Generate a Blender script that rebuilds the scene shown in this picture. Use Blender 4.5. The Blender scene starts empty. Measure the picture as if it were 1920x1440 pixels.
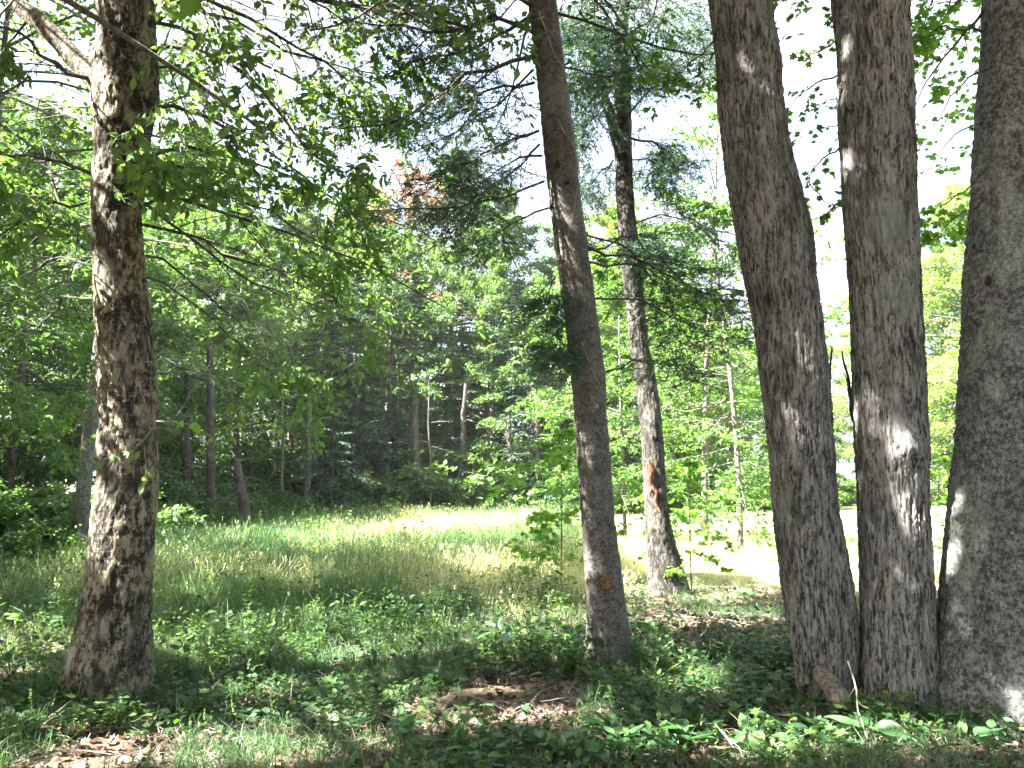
import bpy, math, random
import numpy as np
from mathutils import Vector, Matrix, Euler
random.seed(7)
S = bpy.context.scene
COL = S.collection
PI = math.pi

# ------------------------------------------------------------------ camera, world, sun, exposure
F_PX = 1507.0
HOR = 900.0
CAMZ = 1.55
pitch = math.atan((HOR - 720) / F_PX)
cd = bpy.data.cameras.new('camera'); cam = bpy.data.objects.new('camera', cd); COL.objects.link(cam)
cam.location = (0, 0, CAMZ); cam.rotation_euler = (PI / 2 + pitch, 0, 0)
cd.sensor_width = 36; cd.lens = 36 * F_PX / 1920; cd.clip_start = 0.05; cd.clip_end = 2000
S.camera = cam
VEIL_HAZE = .0004
ORD = ['first', 'second', 'third', 'fourth', 'fifth', 'sixth', 'seventh', 'eighth', 'ninth', 'tenth', 'eleventh', 'twelfth', 'thirteenth', 'fourteenth', 'fifteenth', 'sixteenth', 'seventeenth', 'eighteenth', 'nineteenth', 'twentieth'] + ['twenty-' + a for a in 'first second third fourth fifth sixth seventh eighth ninth'.split()] + ['thirtieth'] + ['thirty-' + a for a in 'first second third fourth fifth sixth seventh eighth ninth'.split()]

SUN_EL = math.radians(47)
SUN_H = np.array([-0.93, -0.37]); SUN_H = SUN_H / np.linalg.norm(SUN_H)
SUND = np.array([SUN_H[0] * math.cos(SUN_EL), SUN_H[1] * math.cos(SUN_EL), math.sin(SUN_EL)])   # towards the sun
w = bpy.data.worlds.new('World'); S.world = w; w.use_nodes = True
nt = w.node_tree; nt.nodes.clear()
sky = nt.nodes.new('ShaderNodeTexSky'); sky.sky_type = 'NISHITA'; sky.sun_disc = False
sky.sun_elevation = SUN_EL; sky.sun_rotation = math.atan2(SUN_H[0], SUN_H[1])
sky.air_density = 1.0; sky.dust_density = 7.0; sky.ozone_density = 1.0
bg = nt.nodes.new('ShaderNodeBackground'); bg.inputs['Strength'].default_value = 0.085
wo = nt.nodes.new('ShaderNodeOutputWorld')
tcw = nt.nodes.new('ShaderNodeTexCoord'); mpw = nt.nodes.new('ShaderNodeMapping'); mpw.inputs['Scale'].default_value = (1, 1, 2.6); mpw.inputs['Location'].default_value = (3.1, 1.7, .4)
nzw = nt.nodes.new('ShaderNodeTexNoise'); nzw.inputs['Scale'].default_value = 2.6; nzw.inputs['Detail'].default_value = 7; nzw.inputs['Roughness'].default_value = .6; nzw.inputs['Distortion'].default_value = .3
rpw = nt.nodes.new('ShaderNodeMapRange'); rpw.interpolation_type = 'SMOOTHSTEP'; rpw.inputs[1].default_value = .4; rpw.inputs[2].default_value = .58; rpw.inputs[3].default_value = .3
mxw = nt.nodes.new('ShaderNodeMix'); mxw.data_type = 'RGBA'; mxw.inputs[7].default_value = (1.5, 1.6, 1.8, 1)          # bright thin cloud
nt.links.new(tcw.outputs['Generated'], mpw.inputs[0]); nt.links.new(mpw.outputs[0], nzw.inputs['Vector']); nt.links.new(nzw.outputs['Fac'], rpw.inputs[0])
nt.links.new(rpw.outputs[0], mxw.inputs[0]); nt.links.new(sky.outputs[0], mxw.inputs[6]); nt.links.new(mxw.outputs[2], bg.inputs[0]); nt.links.new(bg.outputs[0], wo.inputs[0])
sl = bpy.data.lights.new('sun', 'SUN'); sl.energy = 5.0; sl.angle = math.radians(0.55); sl.color = (1.0, 0.97, 0.9)
so = bpy.data.objects.new('sun', sl); COL.objects.link(so)
so.rotation_euler = Vector(SUND).to_track_quat('Z', 'Y').to_euler()
S.view_settings.view_transform = 'Standard'; S.view_settings.look = 'None'
S.view_settings.gamma = 1; S.view_settings.use_curve_mapping = False
S.view_settings.exposure = 3.85
try:
    cy = S.cycles
    cy.use_denoising = True
    cy.max_bounces = 8; cy.diffuse_bounces = 4; cy.glossy_bounces = 2; cy.transmission_bounces = 6
    cy.transparent_max_bounces = 8; cy.caustics_reflective = False; cy.caustics_refractive = False
    cy.use_adaptive_sampling = True; cy.adaptive_threshold = 0.015
except Exception:
    pass

# ------------------------------------------------------------------ numbers
cp, sp = math.cos(pitch), math.sin(pitch)
FW = np.array([0, cp, sp]); UP = np.array([0, -sp, cp]); CAM = np.array([0, 0, CAMZ])
def ray(px, py):
    return FW + np.array([(px - 960) / F_PX, 0, 0]) + UP * ((720 - py) / F_PX)
def P(px, py, d):                         # the point seen at a pixel in the vertical plane Y = d
    r = ray(px, py); return CAM + r * (d / r[1])
def mpp(px, py, d):
    return (d / ray(px, py)[1]) / F_PX
def G(px, py):                            # ground point seen at a pixel
    r = ray(px, py); return CAM + r * (-CAMZ / r[2])
def project(p):
    q = p - CAM; z = q @ FW; z = np.where(z < 1e-3, 1e-3, z)
    return 960 + F_PX * q[..., 0] / z, 720 - F_PX * (q @ UP) / z, q @ FW

def _h(ix, iy, iz, seed):
    n = (ix * 374761393 + iy * 668265263 + iz * 2147483647 + seed * 1274126177) & 0xFFFFFFFF
    n = ((n ^ (n >> 13)) * 1274126177) & 0xFFFFFFFF
    n = ((n ^ (n >> 16)) * 2246822519) & 0xFFFFFFFF
    n = n ^ (n >> 15)
    return (n & 0xFFFFFF) / float(0xFFFFFF)
def noise3(x, y, z, seed=0):              # smooth value noise, -1..1
    x, y, z = np.broadcast_arrays(x, y, z)
    fx, fy, fz = np.floor(x), np.floor(y), np.floor(z)
    ix, iy, iz = fx.astype(np.int64), fy.astype(np.int64), fz.astype(np.int64)
    u, v, t = x - fx, y - fy, z - fz
    u = u * u * u * (u * (u * 6 - 15) + 10); v = v * v * v * (v * (v * 6 - 15) + 10); t = t * t * t * (t * (t * 6 - 15) + 10)
    r = 0
    for dx in (0, 1):
        for dy in (0, 1):
            for dz in (0, 1):
                wgt = (u if dx else 1 - u) * (v if dy else 1 - v) * (t if dz else 1 - t)
                r = r + wgt * _h(ix + dx, iy + dy, iz + dz, seed)
    return r * 2 - 1
def fbm(x, y, z, o=4, seed=0):
    r = 0; a = .5; f = 1.0
    for k in range(o):
        r = r + a * noise3(x * f, y * f, z * f, seed + k); a *= .5; f *= 2.03
    return r
def gz(x, y):                             # ground height
    x = np.asarray(x, float); y = np.asarray(y, float)
    r = 0.10 * fbm(x * .22, y * .22, 0 * x, 3, 5) + 0.03 * fbm(x * 1.6, y * 1.6, 0 * x, 3, 9)
    r = r + 0.05 * np.clip((y - 14) / 20, 0, 1) * np.exp(-((x - 0) / 9) ** 2)
    near = np.clip(1 - np.hypot(x, y - 0) / 3, 0, 1)
    return r * (1 - near)

# ------------------------------------------------------------------ mesh helpers
def link(name, me, mat=None, parent=None, loc=None):
    o = bpy.data.objects.new(name, me); COL.objects.link(o)
    if mat is not None and me is not None and not me.materials: me.materials.append(mat)
    if parent is not None: o.parent = parent
    if loc is not None: o.location = loc
    return o
def npmesh(name, V, Fc, tint=None, smooth=False, extra=None):
    V = np.asarray(V, np.float32).reshape(-1, 3); Fc = np.asarray(Fc, np.int32)
    me = bpy.data.meshes.new(name)
    k = Fc.shape[1]; nf = len(Fc)
    me.vertices.add(len(V)); me.vertices.foreach_set('co', V.ravel())
    me.loops.add(nf * k); me.loops.foreach_set('vertex_index', Fc.ravel())
    me.polygons.add(nf)
    me.polygons.foreach_set('loop_start', np.arange(0, nf * k, k, dtype=np.int32))
    if smooth: me.polygons.foreach_set('use_smooth', np.ones(nf, bool))
    me.update(calc_edges=True)
    if tint is not None:
        a = me.attributes.new('tint', 'FLOAT', 'POINT'); a.data.foreach_set('value', np.asarray(tint, np.float32))
    for kx, vx in (extra or {}).items():
        a = me.attributes.new(kx, 'FLOAT', 'POINT'); a.data.foreach_set('value', np.asarray(vx, np.float32))
    return me
def tag(o, label=None, cat=None, group=None, kind=None):
    if label: o['label'] = label
    if cat: o['category'] = cat
    if group: o['group'] = group
    if kind: o['kind'] = kind
    return o
def thing(name, loc, label, cat, group=None):
    o = bpy.data.objects.new(name, None); o.empty_display_size = .2; COL.objects.link(o); o.location = loc
    return tag(o, label, cat, group)
def copy_tree(o, parent=None):
    c = o.copy(); COL.objects.link(c)
    if parent is not None: c.parent = parent
    for ch in [x for x in o.children]: copy_tree(ch, c)
    return c
def unit(v):
    return v / np.maximum(np.linalg.norm(v, axis=-1, keepdims=True), 1e-9)

# ------------------------------------------------------------------ materials
def newmat(name):
    m = bpy.data.materials.new(name); m.use_nodes = True; t = m.node_tree; t.nodes.clear()
    return m, t, t.nodes, t.links
def ramp(N, stops, interp='LINEAR'):
    r = N.new('ShaderNodeValToRGB'); cr = r.color_ramp; cr.interpolation = interp
    while len(cr.elements) > 1: cr.elements.remove(cr.elements[-1])
    cr.elements[0].position = stops[0][0]; cr.elements[0].color = (*stops[0][1], 1)
    for p_, c in stops[1:]:
        e = cr.elements.new(p_); e.color = (*c, 1)
    return r
def math_n(N, L, op, a, b=None, clamp=False):
    n = N.new('ShaderNodeMath'); n.operation = op; n.use_clamp = clamp
    for i, v in enumerate((a, b)):
        if v is None: continue
        if isinstance(v, (int, float)): n.inputs[i].default_value = v
        else: L.new(v, n.inputs[i])
    return n.outputs[0]
def leaf_mat(name, stops, trans=.42, tcol=(1.25, 1.35, .55), rough=.45, spec=.35, patch=None):
    m, t, N, L = newmat(name)
    at = N.new('ShaderNodeAttribute'); at.attribute_name = 'tint'
    oi = N.new('ShaderNodeObjectInfo')
    f = math_n(N, L, 'ADD', math_n(N, L, 'MULTIPLY', at.outputs['Fac'], .72), math_n(N, L, 'MULTIPLY', oi.outputs['Random'], .28))
    if patch:
        ge = N.new('ShaderNodeNewGeometry'); nz = N.new('ShaderNodeTexNoise'); nz.inputs['Scale'].default_value = patch; nz.inputs['Detail'].default_value = 3
        L.new(ge.outputs['Position'], nz.inputs['Vector'])
        f = math_n(N, L, 'ADD', math_n(N, L, 'MULTIPLY', f, .5), math_n(N, L, 'SUBTRACT', math_n(N, L, 'MULTIPLY', nz.outputs['Fac'], 1.5), .5), True)
    stops = [(p_, tuple(.1 * (c[0] * .3 + c[1] * .6 + c[2] * .1) + .9 * v_ for v_ in c)) for p_, c in stops]
    r = ramp(N, stops); L.new(f, r.inputs[0])
    pr = N.new('ShaderNodeBsdfPrincipled'); pr.inputs['Roughness'].default_value = rough; pr.inputs['Specular IOR Level'].default_value = spec
    L.new(r.outputs[0], pr.inputs['Base Color'])
    mx = N.new('ShaderNodeMix'); mx.data_type = 'RGBA'; mx.blend_type = 'MULTIPLY'; mx.inputs[0].default_value = 1
    L.new(r.outputs[0], mx.inputs[6]); mx.inputs[7].default_value = (*tcol, 1)
    tr = N.new('ShaderNodeBsdfTranslucent'); L.new(mx.outputs[2], tr.inputs[0])
    ms = N.new('ShaderNodeMixShader'); ms.inputs[0].default_value = trans
    L.new(pr.outputs[0], ms.inputs[1]); L.new(tr.outputs[0], ms.inputs[2])
    o = N.new('ShaderNodeOutputMaterial'); L.new(ms.outputs[0], o.inputs[0])
    return m
M = {}
M['birch_leaf'] = leaf_mat('birch_leaf', [(0, (.075, .15, .055)), (.5, (.115, .21, .07)), (.85, (.18, .28, .085)), (1, (.27, .33, .09))], trans=.55)
M['maple_leaf'] = leaf_mat('maple_leaf', [(0, (.05, .12, .035)), (.5, (.09, .19, .045)), (.9, (.15, .27, .05)), (1, (.25, .3, .06))], trans=.5, tcol=(1.35, 1.45, .5))
M['bright_leaf'] = leaf_mat('bright_leaf', [(0, (.08, .19, .035)), (.5, (.13, .28, .045)), (1, (.22, .38, .06))], trans=.55, tcol=(1.4, 1.5, .5))
M['far_leaf'] = leaf_mat('far_leaf', [(0, (.05, .11, .04)), (.4, (.085, .17, .055)), (.8, (.13, .23, .07)), (1, (.22, .29, .09))], trans=.42, spec=.5)
M['gold_leaf'] = leaf_mat('gold_leaf', [(0, (.12, .2, .05)), (.5, (.2, .31, .08)), (1, (.33, .4, .13))], trans=.5)
M['red_leaf'] = leaf_mat('red_leaf', [(0, (.16, .2, .08)), (.35, (.28, .26, .15)), (.6, (.42, .25, .19)), (1, (.55, .4, .3))], trans=.5, tcol=(1.3, .8, .7))
M['needle'] = leaf_mat('needle', [(0, (.03, .075, .045)), (.6, (.05, .115, .06)), (1, (.09, .17, .07))], trans=.2, rough=.5)
M['far_needle'] = leaf_mat('far_needle', [(0, (.03, .065, .042)), (.6, (.05, .1, .058)), (1, (.085, .15, .07))], trans=.15, rough=.5)
M['dry_needle'] = leaf_mat('dry_needle', [(0, (.13, .12, .085)), (.5, (.22, .2, .14)), (1, (.33, .3, .22))], trans=.1)
M['broad_leaf'] = leaf_mat('broad_leaf', [(0, (.04, .12, .05)), (.5, (.065, .17, .06)), (.85, (.1, .23, .06)), (1, (.2, .24, .06))], trans=.35, rough=.33, spec=.5)
M['forb'] = leaf_mat('forb', [(0, (.028, .075, .028)), (.45, (.055, .125, .038)), (.8, (.12, .22, .045)), (.93, (.26, .28, .07)), (1, (.36, .26, .1))], trans=.4, patch=.9)
M['fern'] = leaf_mat('fern', [(0, (.06, .15, .06)), (1, (.13, .25, .08))], trans=.4)
M['grass'] = leaf_mat('grass', [(0, (.055, .135, .068)), (.45, (.1, .2, .09)), (.72, (.17, .26, .11)), (.9, (.34, .35, .2)), (1, (.5, .46, .31))], trans=.4, patch=.33, spec=.3)
M['straw'] = leaf_mat('straw', [(0, (.42, .44, .24)), (.5, (.66, .61, .42)), (1, (.8, .72, .56))], trans=.4, patch=.4, spec=.3)
M['litter'] = leaf_mat('litter', [(0, (.08, .05, .035)), (.35, (.17, .105, .07)), (.7, (.32, .22, .155)), (.93, (.45, .34, .26)), (1, (.35, .16, .05))], trans=.15, tcol=(1, .8, .6), rough=.6)
M['dead'] = leaf_mat('dead_twig', [(0, (.16, .13, .11)), (1, (.36, .31, .26))], trans=0.0, rough=.8, spec=.2)

BARKV = .74
def bark_mat(name, base, dark, pale, lichen, sx=9, sz=1.6, pale_amt=.5, lichen_amt=.45, bump=.5, hline=0, moss=None, spots=None, hk=.55, fs=50, fz=.18, stain=.55, val=1.0, sat=.72):
    m, t, N, L = newmat(name)
    tc = N.new('ShaderNodeTexCoord')
    def nz(scale, vec, det=5, rough=.6, dist=0):
        mp = N.new('ShaderNodeMapping'); mp.inputs['Scale'].default_value = vec; L.new(tc.outputs['Object'], mp.inputs[0])
        n = N.new('ShaderNodeTexNoise'); n.inputs['Scale'].default_value = scale; n.inputs['Detail'].default_value = det
        n.inputs['Roughness'].default_value = rough; n.inputs['Distortion'].default_value = dist
        L.new(mp.outputs[0], n.inputs['Vector']); return n.outputs['Fac']
    def mix(f, a, b, mode='MIX'):
        x = N.new('ShaderNodeMix'); x.data_type = 'RGBA'; x.blend_type = mode
        if isinstance(f, (int, float)): x.inputs[0].default_value = f
        else: L.new(f, x.inputs[0])
        for i, c in ((6, a), (7, b)):
            if isinstance(c, tuple): x.inputs[i].default_value = (*c, 1)
            else: L.new(c, x.inputs[i])
        return x.outputs[2]
    def step(v, a, b):
        mr = N.new('ShaderNodeMapRange'); mr.interpolation_type = 'SMOOTHSTEP'; mr.inputs[1].default_value = a; mr.inputs[2].default_value = b
        L.new(v, mr.inputs[0]); return mr.outputs[0]
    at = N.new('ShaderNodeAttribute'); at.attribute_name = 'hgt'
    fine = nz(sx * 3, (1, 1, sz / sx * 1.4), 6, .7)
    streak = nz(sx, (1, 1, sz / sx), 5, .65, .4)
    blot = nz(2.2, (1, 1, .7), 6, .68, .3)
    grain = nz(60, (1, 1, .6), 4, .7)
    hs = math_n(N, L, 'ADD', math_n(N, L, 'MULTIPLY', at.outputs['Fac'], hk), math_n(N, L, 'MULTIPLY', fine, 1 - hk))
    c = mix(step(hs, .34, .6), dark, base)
    g1_ = nz(fs, (1, 1, fz), 3, .75, .3); g2_ = nz(fs * .45, (1, 1, fz * .9), 3, .7, .2)
    c = mix(math_n(N, L, 'MULTIPLY', step(g2_, .52, .66), pale_amt), c, pale)
    c = mix(math_n(N, L, 'MULTIPLY', step(g1_, .53, .62), pale_amt * .9), c, pale)
    c = mix(math_n(N, L, 'MULTIPLY', step(g1_, .49, .42), .95), c, dark)
    c = mix(math_n(N, L, 'MULTIPLY', step(streak, .5, .68), pale_amt), c, pale)
    c = mix(math_n(N, L, 'MULTIPLY', math_n(N, L, 'MULTIPLY', step(blot, .5, .62), step(grain, .3, .62)), lichen_amt), c, lichen)
    if hline:
        hl = nz(9, (1, 1, 9), 4, .7)
        c = mix(math_n(N, L, 'MULTIPLY', step(hl, .56, .66), hline), c, pale)
        c = mix(math_n(N, L, 'MULTIPLY', step(hl, .42, .34), hline * .8), c, dark)
    if moss:
        b2 = nz(1.6, (1, 1, .6), 5, .6)
        c = mix(math_n(N, L, 'MULTIPLY', step(b2, .54, .66), moss[1]), c, moss[0])
    b3 = nz(3.4, (1, 1, .42), 5, .7, .5)
    c = mix(math_n(N, L, 'MULTIPLY', step(b3, .5, .64), stain), c, dark)
    for (loc, rad, col, *wt) in (spots or []):
        d = N.new('ShaderNodeVectorMath'); d.operation = 'DISTANCE'; L.new(tc.outputs['Object'], d.inputs[0]); d.inputs[1].default_value = loc
        dd = math_n(N, L, 'ADD', d.outputs['Value'], math_n(N, L, 'MULTIPLY', math_n(N, L, 'SUBTRACT', nz(22, (1, 1, .3), 5, .75), .5), rad * 3.2))
        mr = N.new('ShaderNodeMapRange'); mr.inputs[1].default_value = rad * 1.25; mr.inputs[2].default_value = rad * .6; L.new(dd, mr.inputs[0])
        c = mix(math_n(N, L, 'MULTIPLY', mr.outputs[0], wt[0] if wt else .5), c, col)
    hsv = N.new('ShaderNodeHueSaturation'); hsv.inputs['Value'].default_value = BARKV * val; hsv.inputs['Saturation'].default_value = sat; L.new(c, hsv.inputs['Color']); c = hsv.outputs[0]
    pr = N.new('ShaderNodeBsdfPrincipled'); pr.inputs['Roughness'].default_value = .85; pr.inputs['Specular IOR Level'].default_value = .25
    L.new(c, pr.inputs['Base Color'])
    bp = N.new('ShaderNodeBump'); bp.inputs['Strength'].default_value = bump; bp.inputs['Distance'].default_value = .012
    L.new(math_n(N, L, 'ADD', g1_, math_n(N, L, 'MULTIPLY', g2_, 1.4)), bp.inputs['Height']); L.new(bp.outputs[0], pr.inputs['Normal'])
    o = N.new('ShaderNodeOutputMaterial'); L.new(pr.outputs[0], o.inputs[0])
    return m

# ------------------------------------------------------------------ foliage templates (x across, y along the leaf, z up)
def T(V, Fc): return np.array(V, float), np.array(Fc, int)
LEAF8 = T([(0, 0, 0), (0, .36, -.02), (0, .7, -.03), (0, 1, -.1), (-.3, .28, .06), (-.26, .64, .04), (.3, .28, .06), (.26, .64, .04)],
          [(0, 1, 4), (1, 5, 4), (1, 2, 5), (2, 3, 5), (0, 6, 1), (1, 6, 7), (1, 7, 2), (2, 7, 3)])
LEAF4 = T([(0, 0, 0), (-.27, .36, .06), (.27, .36, .06), (0, .7, -.02), (0, 1.05, -.1), (0, .36, -.02), (-.17, .72, .03), (.17, .72, .03)], [(0, 2, 5), (0, 5, 1), (5, 2, 7), (5, 7, 4), (5, 4, 6), (5, 6, 1)])
LEAF2 = T([(0, 0, 0), (.3, .48, .06), (0, 1, -.06), (-.3, .45, .06)], [(0, 1, 2), (0, 2, 3)])
MAPLE = T([(0, .35, 0), (0, 0, 0), (.22, .1, .02), (.5, .22, .05), (.3, .42, 0), (.52, .72, .05), (.2, .66, 0), (0, 1, -.1), (-.2, .66, 0), (-.52, .72, .05), (-.3, .42, 0), (-.5, .22, .05), (-.22, .1, .02)],
          [(0, i, i + 1) for i in range(1, 12)] + [(0, 12, 1)])
NEEDLE = T([(-.06, 0, 0), (.06, 0, 0), (0, 1, -.03)], [(0, 1, 2)])
FROND = T([(0, 0, 0), (.17, .35, .02), (0, 1, -.08), (-.17, .35, .02)], [(0, 1, 2), (0, 2, 3)])

def place(tmpl, pos, axis, nrm, size, rng):
    V, Fc = tmpl; n = len(pos)
    y = unit(axis); x = unit(np.cross(y, nrm)); z = np.cross(x, y)
    W = pos[:, None, :] + (V[None, :, 0:1] * x[:, None, :] + V[None, :, 1:2] * y[:, None, :] + V[None, :, 2:3] * z[:, None, :]) * size[:, None, None]
    FF = Fc[None, :, :] + (np.arange(n) * len(V))[:, None, None]
    tint = np.repeat(rng.random(n), len(V))
    return W.reshape(-1, 3), FF.reshape(-1, 3), tint
def merge(parts):
    V = []; Fs = []; Ts = []; o = 0
    for v, f, t in parts:
        V.append(v); Fs.append(f + o); Ts.append(t); o += len(v)
    return np.concatenate(V), np.concatenate(Fs), np.concatenate(Ts)

# ------------------------------------------------------------------ branching: a level is polylines (N, K, 3) with lengths and radii
def samp(Lv, idx, t):
    K = Lv['P'].shape[1]; f = np.clip(t, 0, .999) * (K - 1); i = f.astype(int); u = (f - i)[:, None]
    a = Lv['P'][idx, i]; b = Lv['P'][idx, i + 1]
    return a * (1 - u) + b * u, unit(b - a)
def curve(p0, d, L, droop, rng, K=5, wob=.06):
    n = len(p0); t = np.linspace(0, 1, K)[None, :, None]
    side = unit(np.cross(d, rng.normal(size=(n, 3))))
    ph = rng.random((n, 1, 1)) * 6.28; w_ = wob * rng.normal(size=(n, 1, 1))
    Pp = p0[:, None] + d[:, None] * (L[:, None, None] * t) + np.array([0, 0, -1.0]) * (np.broadcast_to(droop, (n,))[:, None, None] * L[:, None, None] * t ** 2)
    Pp = Pp + side[:, None] * (w_ * L[:, None, None] * (np.sin(t * 5 + ph) - np.sin(ph)))
    return Pp
def child(Lv, n, tmin, tmax, ang, ratio, droop, rng, flat=.25, K=4, taper=.55, minl=.05, wob=.06, rr=.5):
    N0 = len(Lv['P']); idx = np.repeat(np.arange(N0), n)
    t = np.tile(np.linspace(tmin, tmax, n), N0) + rng.normal(size=N0 * n) * (tmax - tmin) / n * .4; t = np.clip(t, .02, .99)
    p0, tg = samp(Lv, idx, t)
    up = np.array([0, 0, 1.0]); side = unit(np.cross(tg, up) + 1e-6)
    sgn = np.where(np.tile(np.arange(n), N0) % 2 == 0, 1., -1.)
    a = np.radians(ang) * (1 + .3 * rng.normal(size=N0 * n))
    d = tg * np.cos(a)[:, None] + side * (np.sin(a) * sgn)[:, None] + rng.normal(size=(N0 * n, 3)) * flat * np.array([.5, .5, 1.0])
    d = unit(d)
    L = np.maximum(Lv['L'][idx] * ratio * (1 - taper * t) * (.7 + .6 * rng.random(N0 * n)), minl)
    r = Lv['r'][idx] * (1 - .75 * t) * rr
    return dict(P=curve(p0, d, L, droop, rng, K, wob), L=L, r=np.maximum(r, .0015))
def tubes(Lv, sides=5, r_end=.3, rng=None):
    Pp = Lv['P']; N0, K, _ = Pp.shape
    tg = np.empty_like(Pp); tg[:, 1:-1] = Pp[:, 2:] - Pp[:, :-2]; tg[:, 0] = Pp[:, 1] - Pp[:, 0]; tg[:, -1] = Pp[:, -1] - Pp[:, -2]; tg = unit(tg)
    ref = np.where(np.abs(tg[..., 2:3]) > .9, np.array([1., 0, 0]), np.array([0, 0, 1.]))
    x = unit(np.cross(tg, ref)); y = np.cross(tg, x)
    rad = Lv['r'][:, None] * np.linspace(1, r_end, K)[None, :]
    th = np.arange(sides) / sides * 2 * PI
    V = Pp[:, :, None] + (x[:, :, None] * np.cos(th)[None, None, :, None] + y[:, :, None] * np.sin(th)[None, None, :, None]) * rad[:, :, None, None]
    base = (np.arange(N0) * K * sides)[:, None, None]; k = (np.arange(K - 1) * sides)[None, :, None]; s = np.arange(sides)[None, None, :]
    s2 = (s + 1) % sides
    a = base + k + s; b = base + k + s2; c = b + sides; d = a + sides
    Q = np.stack([a, b, c, d], -1).reshape(-1, 4)
    Tt = np.repeat((rng or np.random.default_rng(1)).random(N0), K * sides)
    return V.reshape(-1, 3), Q, Tt
def leaves_on(Lv, n, size, tmpl, rng, tmin=.15, ang=50, tilt=.45, down=.15, jit=.25, keep=None, spread=0):
    N0 = len(Lv['P']); idx = np.repeat(np.arange(N0), n)
    t = np.tile(np.linspace(tmin, 1, n), N0) + rng.normal(size=N0 * n) * .04
    pos, tg = samp(Lv, idx, t)
    if spread: pos = pos + rng.normal(size=pos.shape) * spread * np.array([1, 1, .6])
    up = np.array([0, 0, 1.0]); side = unit(np.cross(tg, up) + 1e-6)
    sgn = np.where(rng.random(N0 * n) < .5, 1., -1.)
    a = np.radians(ang) * (1 + .35 * rng.normal(size=N0 * n))
    ax = tg * np.cos(a)[:, None] + side * (np.sin(a) * sgn)[:, None] + np.array([0, 0, -down]) + rng.normal(size=(N0 * n, 3)) * jit
    nr = up + rng.normal(size=(N0 * n, 3)) * tilt
    sz = size * (.65 + .7 * rng.random(N0 * n))
    if keep is not None:
        k = keep(pos); pos, ax, nr, sz = pos[k], ax[k], nr[k], sz[k]
    return place(tmpl, pos, ax, nr, sz, rng)

def limbs_ring(base, axis_top, z0, z1, n, Lfun, elev0, elev1, droop, rng, r, K=8, wob=.08, az=None):
    """n limbs leaving the stem between heights z0 and z1"""
    z = np.sort(z0 + (z1 - z0) * ((np.arange(n) + rng.random(n)) / n))
    u = (z - z0) / max(z1 - z0, 1e-6)
    A = (rng.random(n) * 2 * PI) if az is None else az
    A = (np.arange(n) * 2.399 + rng.normal(size=n) * .4) if az is None else az
    e = np.radians(elev0 + (elev1 - elev0) * u + rng.normal(size=n) * 6)
    d = np.stack([np.cos(A) * np.cos(e), np.sin(A) * np.cos(e), np.sin(e)], -1)
    H = axis_top[2] - base[2]
    c = base[None] + (axis_top - base)[None] * ((z - base[2]) / H)[:, None]
    L = Lfun(u) * (.75 + .5 * rng.random(n))
    return dict(P=curve(c, d, L, droop, rng, K, wob), L=L, r=r * (L / L.max()) ** .8)

# ------------------------------------------------------------------ sun shafts: gaps in the overhead foliage
SHAFT_G = [(1380, 1165, .5), (40, 1412, .42), (150, 1405, .34), (290, 1392, .26), (560, 1396, .26), (700, 1400, .2), (450, 1425, .2), (40, 1235, .5), (110, 1200, .3),
           (430, 1215, .5), (520, 1220, .65), (600, 1210, .75), (690, 1205, .8), (780, 1205, .8), (870, 1225, .6), (960, 1210, .8), (1040, 1180, .6), (820, 1185, .5), (640, 1260, .25),
           (1250, 1170, .6), (1340, 1165, .55), (1440, 1165, .5), (1300, 1120, .8), (1230, 1230, .25),
           (1420, 1405, .2), (1330, 1415, .22), (1560, 1400, .2), (1740, 1400, .2), (1000, 1350, .16), (820, 1365, .14), (1130, 1400, .15), (1690, 1330, .16)]
SHAFT_T = [(1640, 170, 5.75, .14), (1612, 230, 5.75, .1), (1690, 830, 5.5, .15), (1665, 770, 5.5, .1), (1650, 900, 5.5, .08), (1650, 1010, 5.5, .1), (1650, 800, 5.7, .1), (1625, 345, 5.7, .12), (1610, 570, 5.6, .08), (1430, 520, 5.5, .14), (1355, 60, 5.6, .13), (1110, 1030, 6.8, .1), (1100, 1150, 6.8, .1),
           (1890, 410, 5.3, .07), (1225, 800, 10.8, .25), (1240, 1060, 10.8, .25), (1180, 380, 10.8, .2), (300, 790, 5.8, .15), (1420, 700, 5.6, .1), (185, 500, 5.9, .1)]
_rf = np.random.default_rng(99)
SHAFT_G += [(float(_rf.uniform(-50, 1950)), float(_rf.uniform(1130, 1440)), float(_rf.uniform(.08, .28))) for _ in range(75)]
SHAFT_G = [g_ for g_ in SHAFT_G if not (g_[0] > 1400 and g_[1] < 1375)]
SHAFT_G += [(30, 1400, .5), (170, 1395, .45), (300, 1400, .35), (620, 1400, .3), (860, 1050, 1.1), (700, 1030, 1.2), (960, 1010, 2.0), (780, 985, 2.5), (600, 1000, 2.0), (980, 1090, .8), (560, 1110, .7), (1000, 975, 4.0), (400, 1060, 1.0)]
SHAFT_T += [(100, 100, 5.8, .9), (330, 330, 6.0, .8), (450, 150, 6.3, 1.0), (600, 300, 6.8, 1.0), (60, 420, 6.0, .8), (420, 500, 7.2, .8), (200, 0, 6.0, .6), (700, 100, 7.0, .8), (720, 480, 8.5, .8), (900, 300, 6.8, .6), (30, 250, 5.8, .8)]
_sh = [(G(a, b), r) for a, b, r in SHAFT_G] + [(P(a, b, d), r) for a, b, d, r in SHAFT_T]; _sh = _sh[:len(SHAFT_G)] + [(a, b * .8) for a, b in _sh[len(SHAFT_G):]]
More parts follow.
